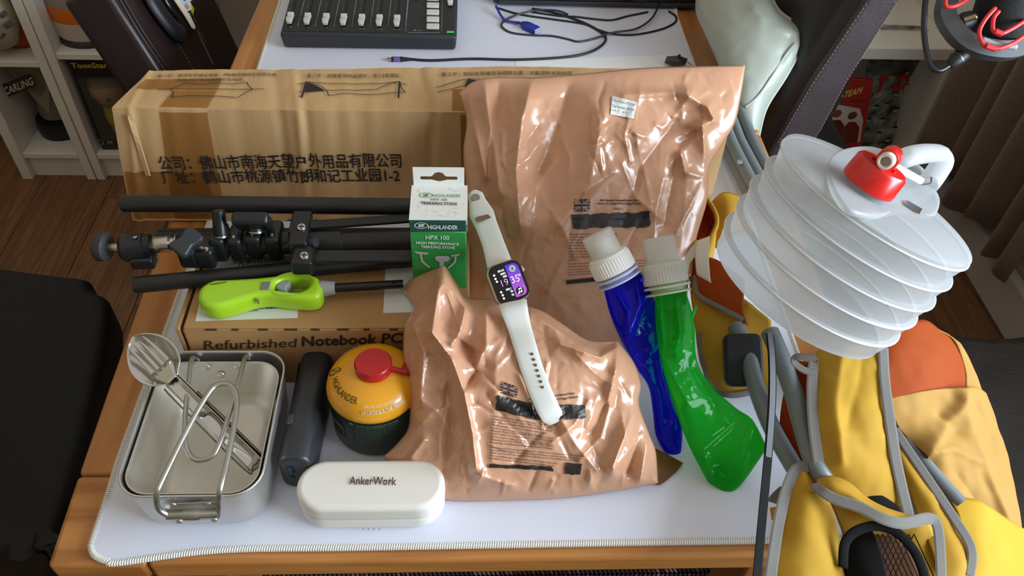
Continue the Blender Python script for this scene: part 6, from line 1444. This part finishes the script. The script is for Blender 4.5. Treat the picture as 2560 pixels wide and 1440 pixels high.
MB().tube(smooth_path([at(1240, 15, T+.012), at(1252, 38, T+.006), at(1266, 52, T+.004), at(1300, 57, T+.004)], 6), .0022, 10).build('lead', Mbu, c2, smooth=True, angle=180)
A, B = at(1302, 58, T+.0055), at(1343, 77, T+.0055); d = (B-A); s = d.normalized().cross(V((0, 0, 1))); rows = []
for t, w_, h_ in ((0, .003, .003), (.25, .0075, .0048), (.5, .0085, .0052), (.55, .008, .005), (1, .008, .005)):
    p = A+d*t; rows.append([p-s*w_-V((0, 0, h_)), p+s*w_-V((0, 0, h_)), p+s*w_+V((0, 0, h_)), p-s*w_+V((0, 0, h_))])
mb = MB().grid(rows, close=True); mb.add(rows[0], [(0, 1, 2, 3)]); mb.add(rows[-1], [(3, 2, 1, 0)]); mb.build('shell', Mbu, c2, bevel=.0012, weld=True)
dn = d.normalized(); MB().obox(B+dn*.0002, s*.006, dn*.0004, V((0, 0, .0034))).build('socket', mat('socket_pale', (200, 204, 190), .4), c2)
MB().obox(B+dn*.0005, s*.0055, dn*.0003, V((0, 0, .0006))).build('tongue', Mbu, c2)
# paper sheets and clip
pp = thing('paper_sheet', tuple(at(1500, 158, T)), 'white paper sheet lying behind the long carton', 'paper')
MB().prism([at(x, y, T) for x, y in ((1290, 150), (1700, 137), (1745, 180), (1290, 185))], (0, 0, .0004)).build('sheet', mat('paper_white', (236, 236, 240), .7), pp)
kc = thing('bulldog_clip', tuple(at(1690, 155, T)), 'small black faceted clip on the mat behind the tall bag', 'clip')
mb = MB(); cc = at(1690, 152, T+.010)
bm_ = bmesh.new(); bmesh.ops.create_icosphere(bm_, subdivisions=1, radius=1)
mb.add([cc+V((v.co.x*.021, v.co.y*.012, v.co.z*.0095)) for v in bm_.verts], [tuple(v.index for v in f.verts) for f in bm_.faces]); bm_.free()
mb.build('body', mat('clip_black', (48, 52, 50), .35), kc)
MB().obox(cc+V((.004, -.002, .0095)), (.0018, 0, 0), (0, .004, 0), (0, 0, .0014)).build('slot', mat('slot_black', (6, 6, 7), .6), kc)
MB().tube([cc+V((.016, -.004, .002)), cc+V((.025, -.008, -.003))], .0012, 8).build('pin', mat('brass', (190, 160, 90), .3, metal=1), kc)
# ================================================================== MICROPHONE in shock mount
D0 = .98
mc = thing('microphone', tuple(atd(2490, 30, D0)), 'black microphone in a shock mount with red elastic bands', 'microphone')
Mrb = mat('red_elastic', (214, 44, 44), .45); Mmk = mat('mic_black', (28, 28, 29), .5); Mmg = mat('mount_grey', (70, 72, 74), .5)
mcx = atd(2510, -10, D0); px_ = D0/FPX
e_x, e_y, e_z = CR, CU, -CF
ra = (e_z*.55+e_y*.83).normalized(); rx_ = e_x; ry_ = ra.cross(rx_)
def M3(px, py, dd=0): return atd(px, py, D0+dd)
def mtube(pts, r, m, name, par=mc, n=10): return MB().tube(smooth_path([M3(*p) for p in pts], 7), r, n).build(name, m, par, smooth=True, angle=180)
# outer mount ring (flat band) following the arc
arc_ = [(2378, -20, .0), (2368, 30, -.02), (2390, 75, -.03), (2425, 105, -.035), (2480, 122, -.035), (2540, 122, -.03), (2600, 95, -.02)]
P = smooth_path([M3(*p) for p in arc_], 8); rows = []
for i, p in enumerate(P):
    t = (P[min(i+1, len(P)-1)]-P[max(0, i-1)]).normalized(); s = t.cross(CF).normalized()
    rows.append([p-s*.010, p-s*.010-CF*.004, p+s*.010-CF*.004, p+s*.010, p+s*.010+CF*.012, p-s*.010+CF*.012])
MB().grid(rows, close=True).build('mount_ring', Mmg, mc, smooth=True, weld=True, angle=40)
mtube([(2540, 118, -.05), (2490, 112, -.05), (2455, 98, -.05)], .0035, mat('ring_bright', (150, 152, 158), .3), 'inner_ring')
MB().lathe([(.0, 0), (.034, .0), (.036, .004), (.036, .075), (.030, .085), (0, .088)], M3(2500, 78, .0), ra, 40).build('mic_body', mat('mic_grille', (20, 20, 20), .7, bump=.8, bscale=900), mc, smooth=True)
MB().lathe([(.030, -.012), (.0345, -.006), (.0345, .002)], M3(2500, 78, .0), ra, 40).build('mic_base', Mmk, mc, smooth=True)
for pts in ([(2488, 20, -.055), (2462, 50, -.06), (2448, 80, -.06), (2456, 108, -.06), (2466, 116, -.06), (2488, 121, -.06), (2510, 118, -.06), (2540, 104, -.055), (2570, 82, -.05)], [(2497, 28, -.05), (2484, 46, -.052), (2482, 72, -.054), (2490, 80, -.054), (2504, 84, -.054), (2530, 72, -.05), (2565, 50, -.045)], [(2368, -30, -.03), (2364, 0, -.035), (2366, 16, -.035), (2385, 16, -.035), (2410, 4, -.03), (2430, -12, -.025)]):
    mtube(pts, .0024, Mrb, 'elastic_band')
for x, y, dx, dy in ((2477, 119, 12, 4), (2497, 82, 9, 4)):
    A, B = M3(x-dx, y-dy, -.062), M3(x+dx, y+dy, -.062); MB().tube([A, B], .0034, 8).build('band_sleeve', Mrb, mc, smooth=True)
mtube([(2412, 50, -.03), (2428, 46, -.035), (2442, 40, -.04)], .0032, mat('brass_steel', (190, 178, 150), .3, metal=1), 'pin')
MB().lathe([(0, -.008), (.010, -.008), (.011, 0), (.009, .008), (0, .009)], M3(2415, 52, -.015), CR*.8+CU*.4, 18).build('mount_knob', Mmk, mc, smooth=True)
A, B = M3(2434, 110, -.02), M3(2372, 165, -.02); d = B-A
xl = MB().lathe([(.0085, 0), (.0095, .002), (.0095, d.length*.25), (.0088, d.length*.28), (.0095, d.length*.32), (.0092, d.length*.7), (.006, d.length*.95), (.004, d.length)], A, d, 24, cap=True).build('plug', Mmk, mc, smooth=True)
MB().lathe([(.0097, 0), (.0097, .0012)], A+d*.30, d, 24).build('plug_ring', Mst2, xl); MB().lathe([(.0095, 0), (.0095, .001)], A+d*.66, d, 24).build('plug_ring', Mst2, xl)
mtube([(2374, 163, -.02), (2350, 176, -.02), (2330, 168, -.02), (2318, 140, -.02), (2310, 80, -.02), (2312, 20, -.02), (2318, -40, -.02)], .0034, mat('mic_cable', (28, 28, 30), .3), 'cable')
# boom arm that carries it (out of frame above)
MB().tube([M3(2520, -30, .03), M3(2620, -220, .12), M3(2760, -330, .25)], .009, 12).build('boom', Mmk, mc, smooth=True)
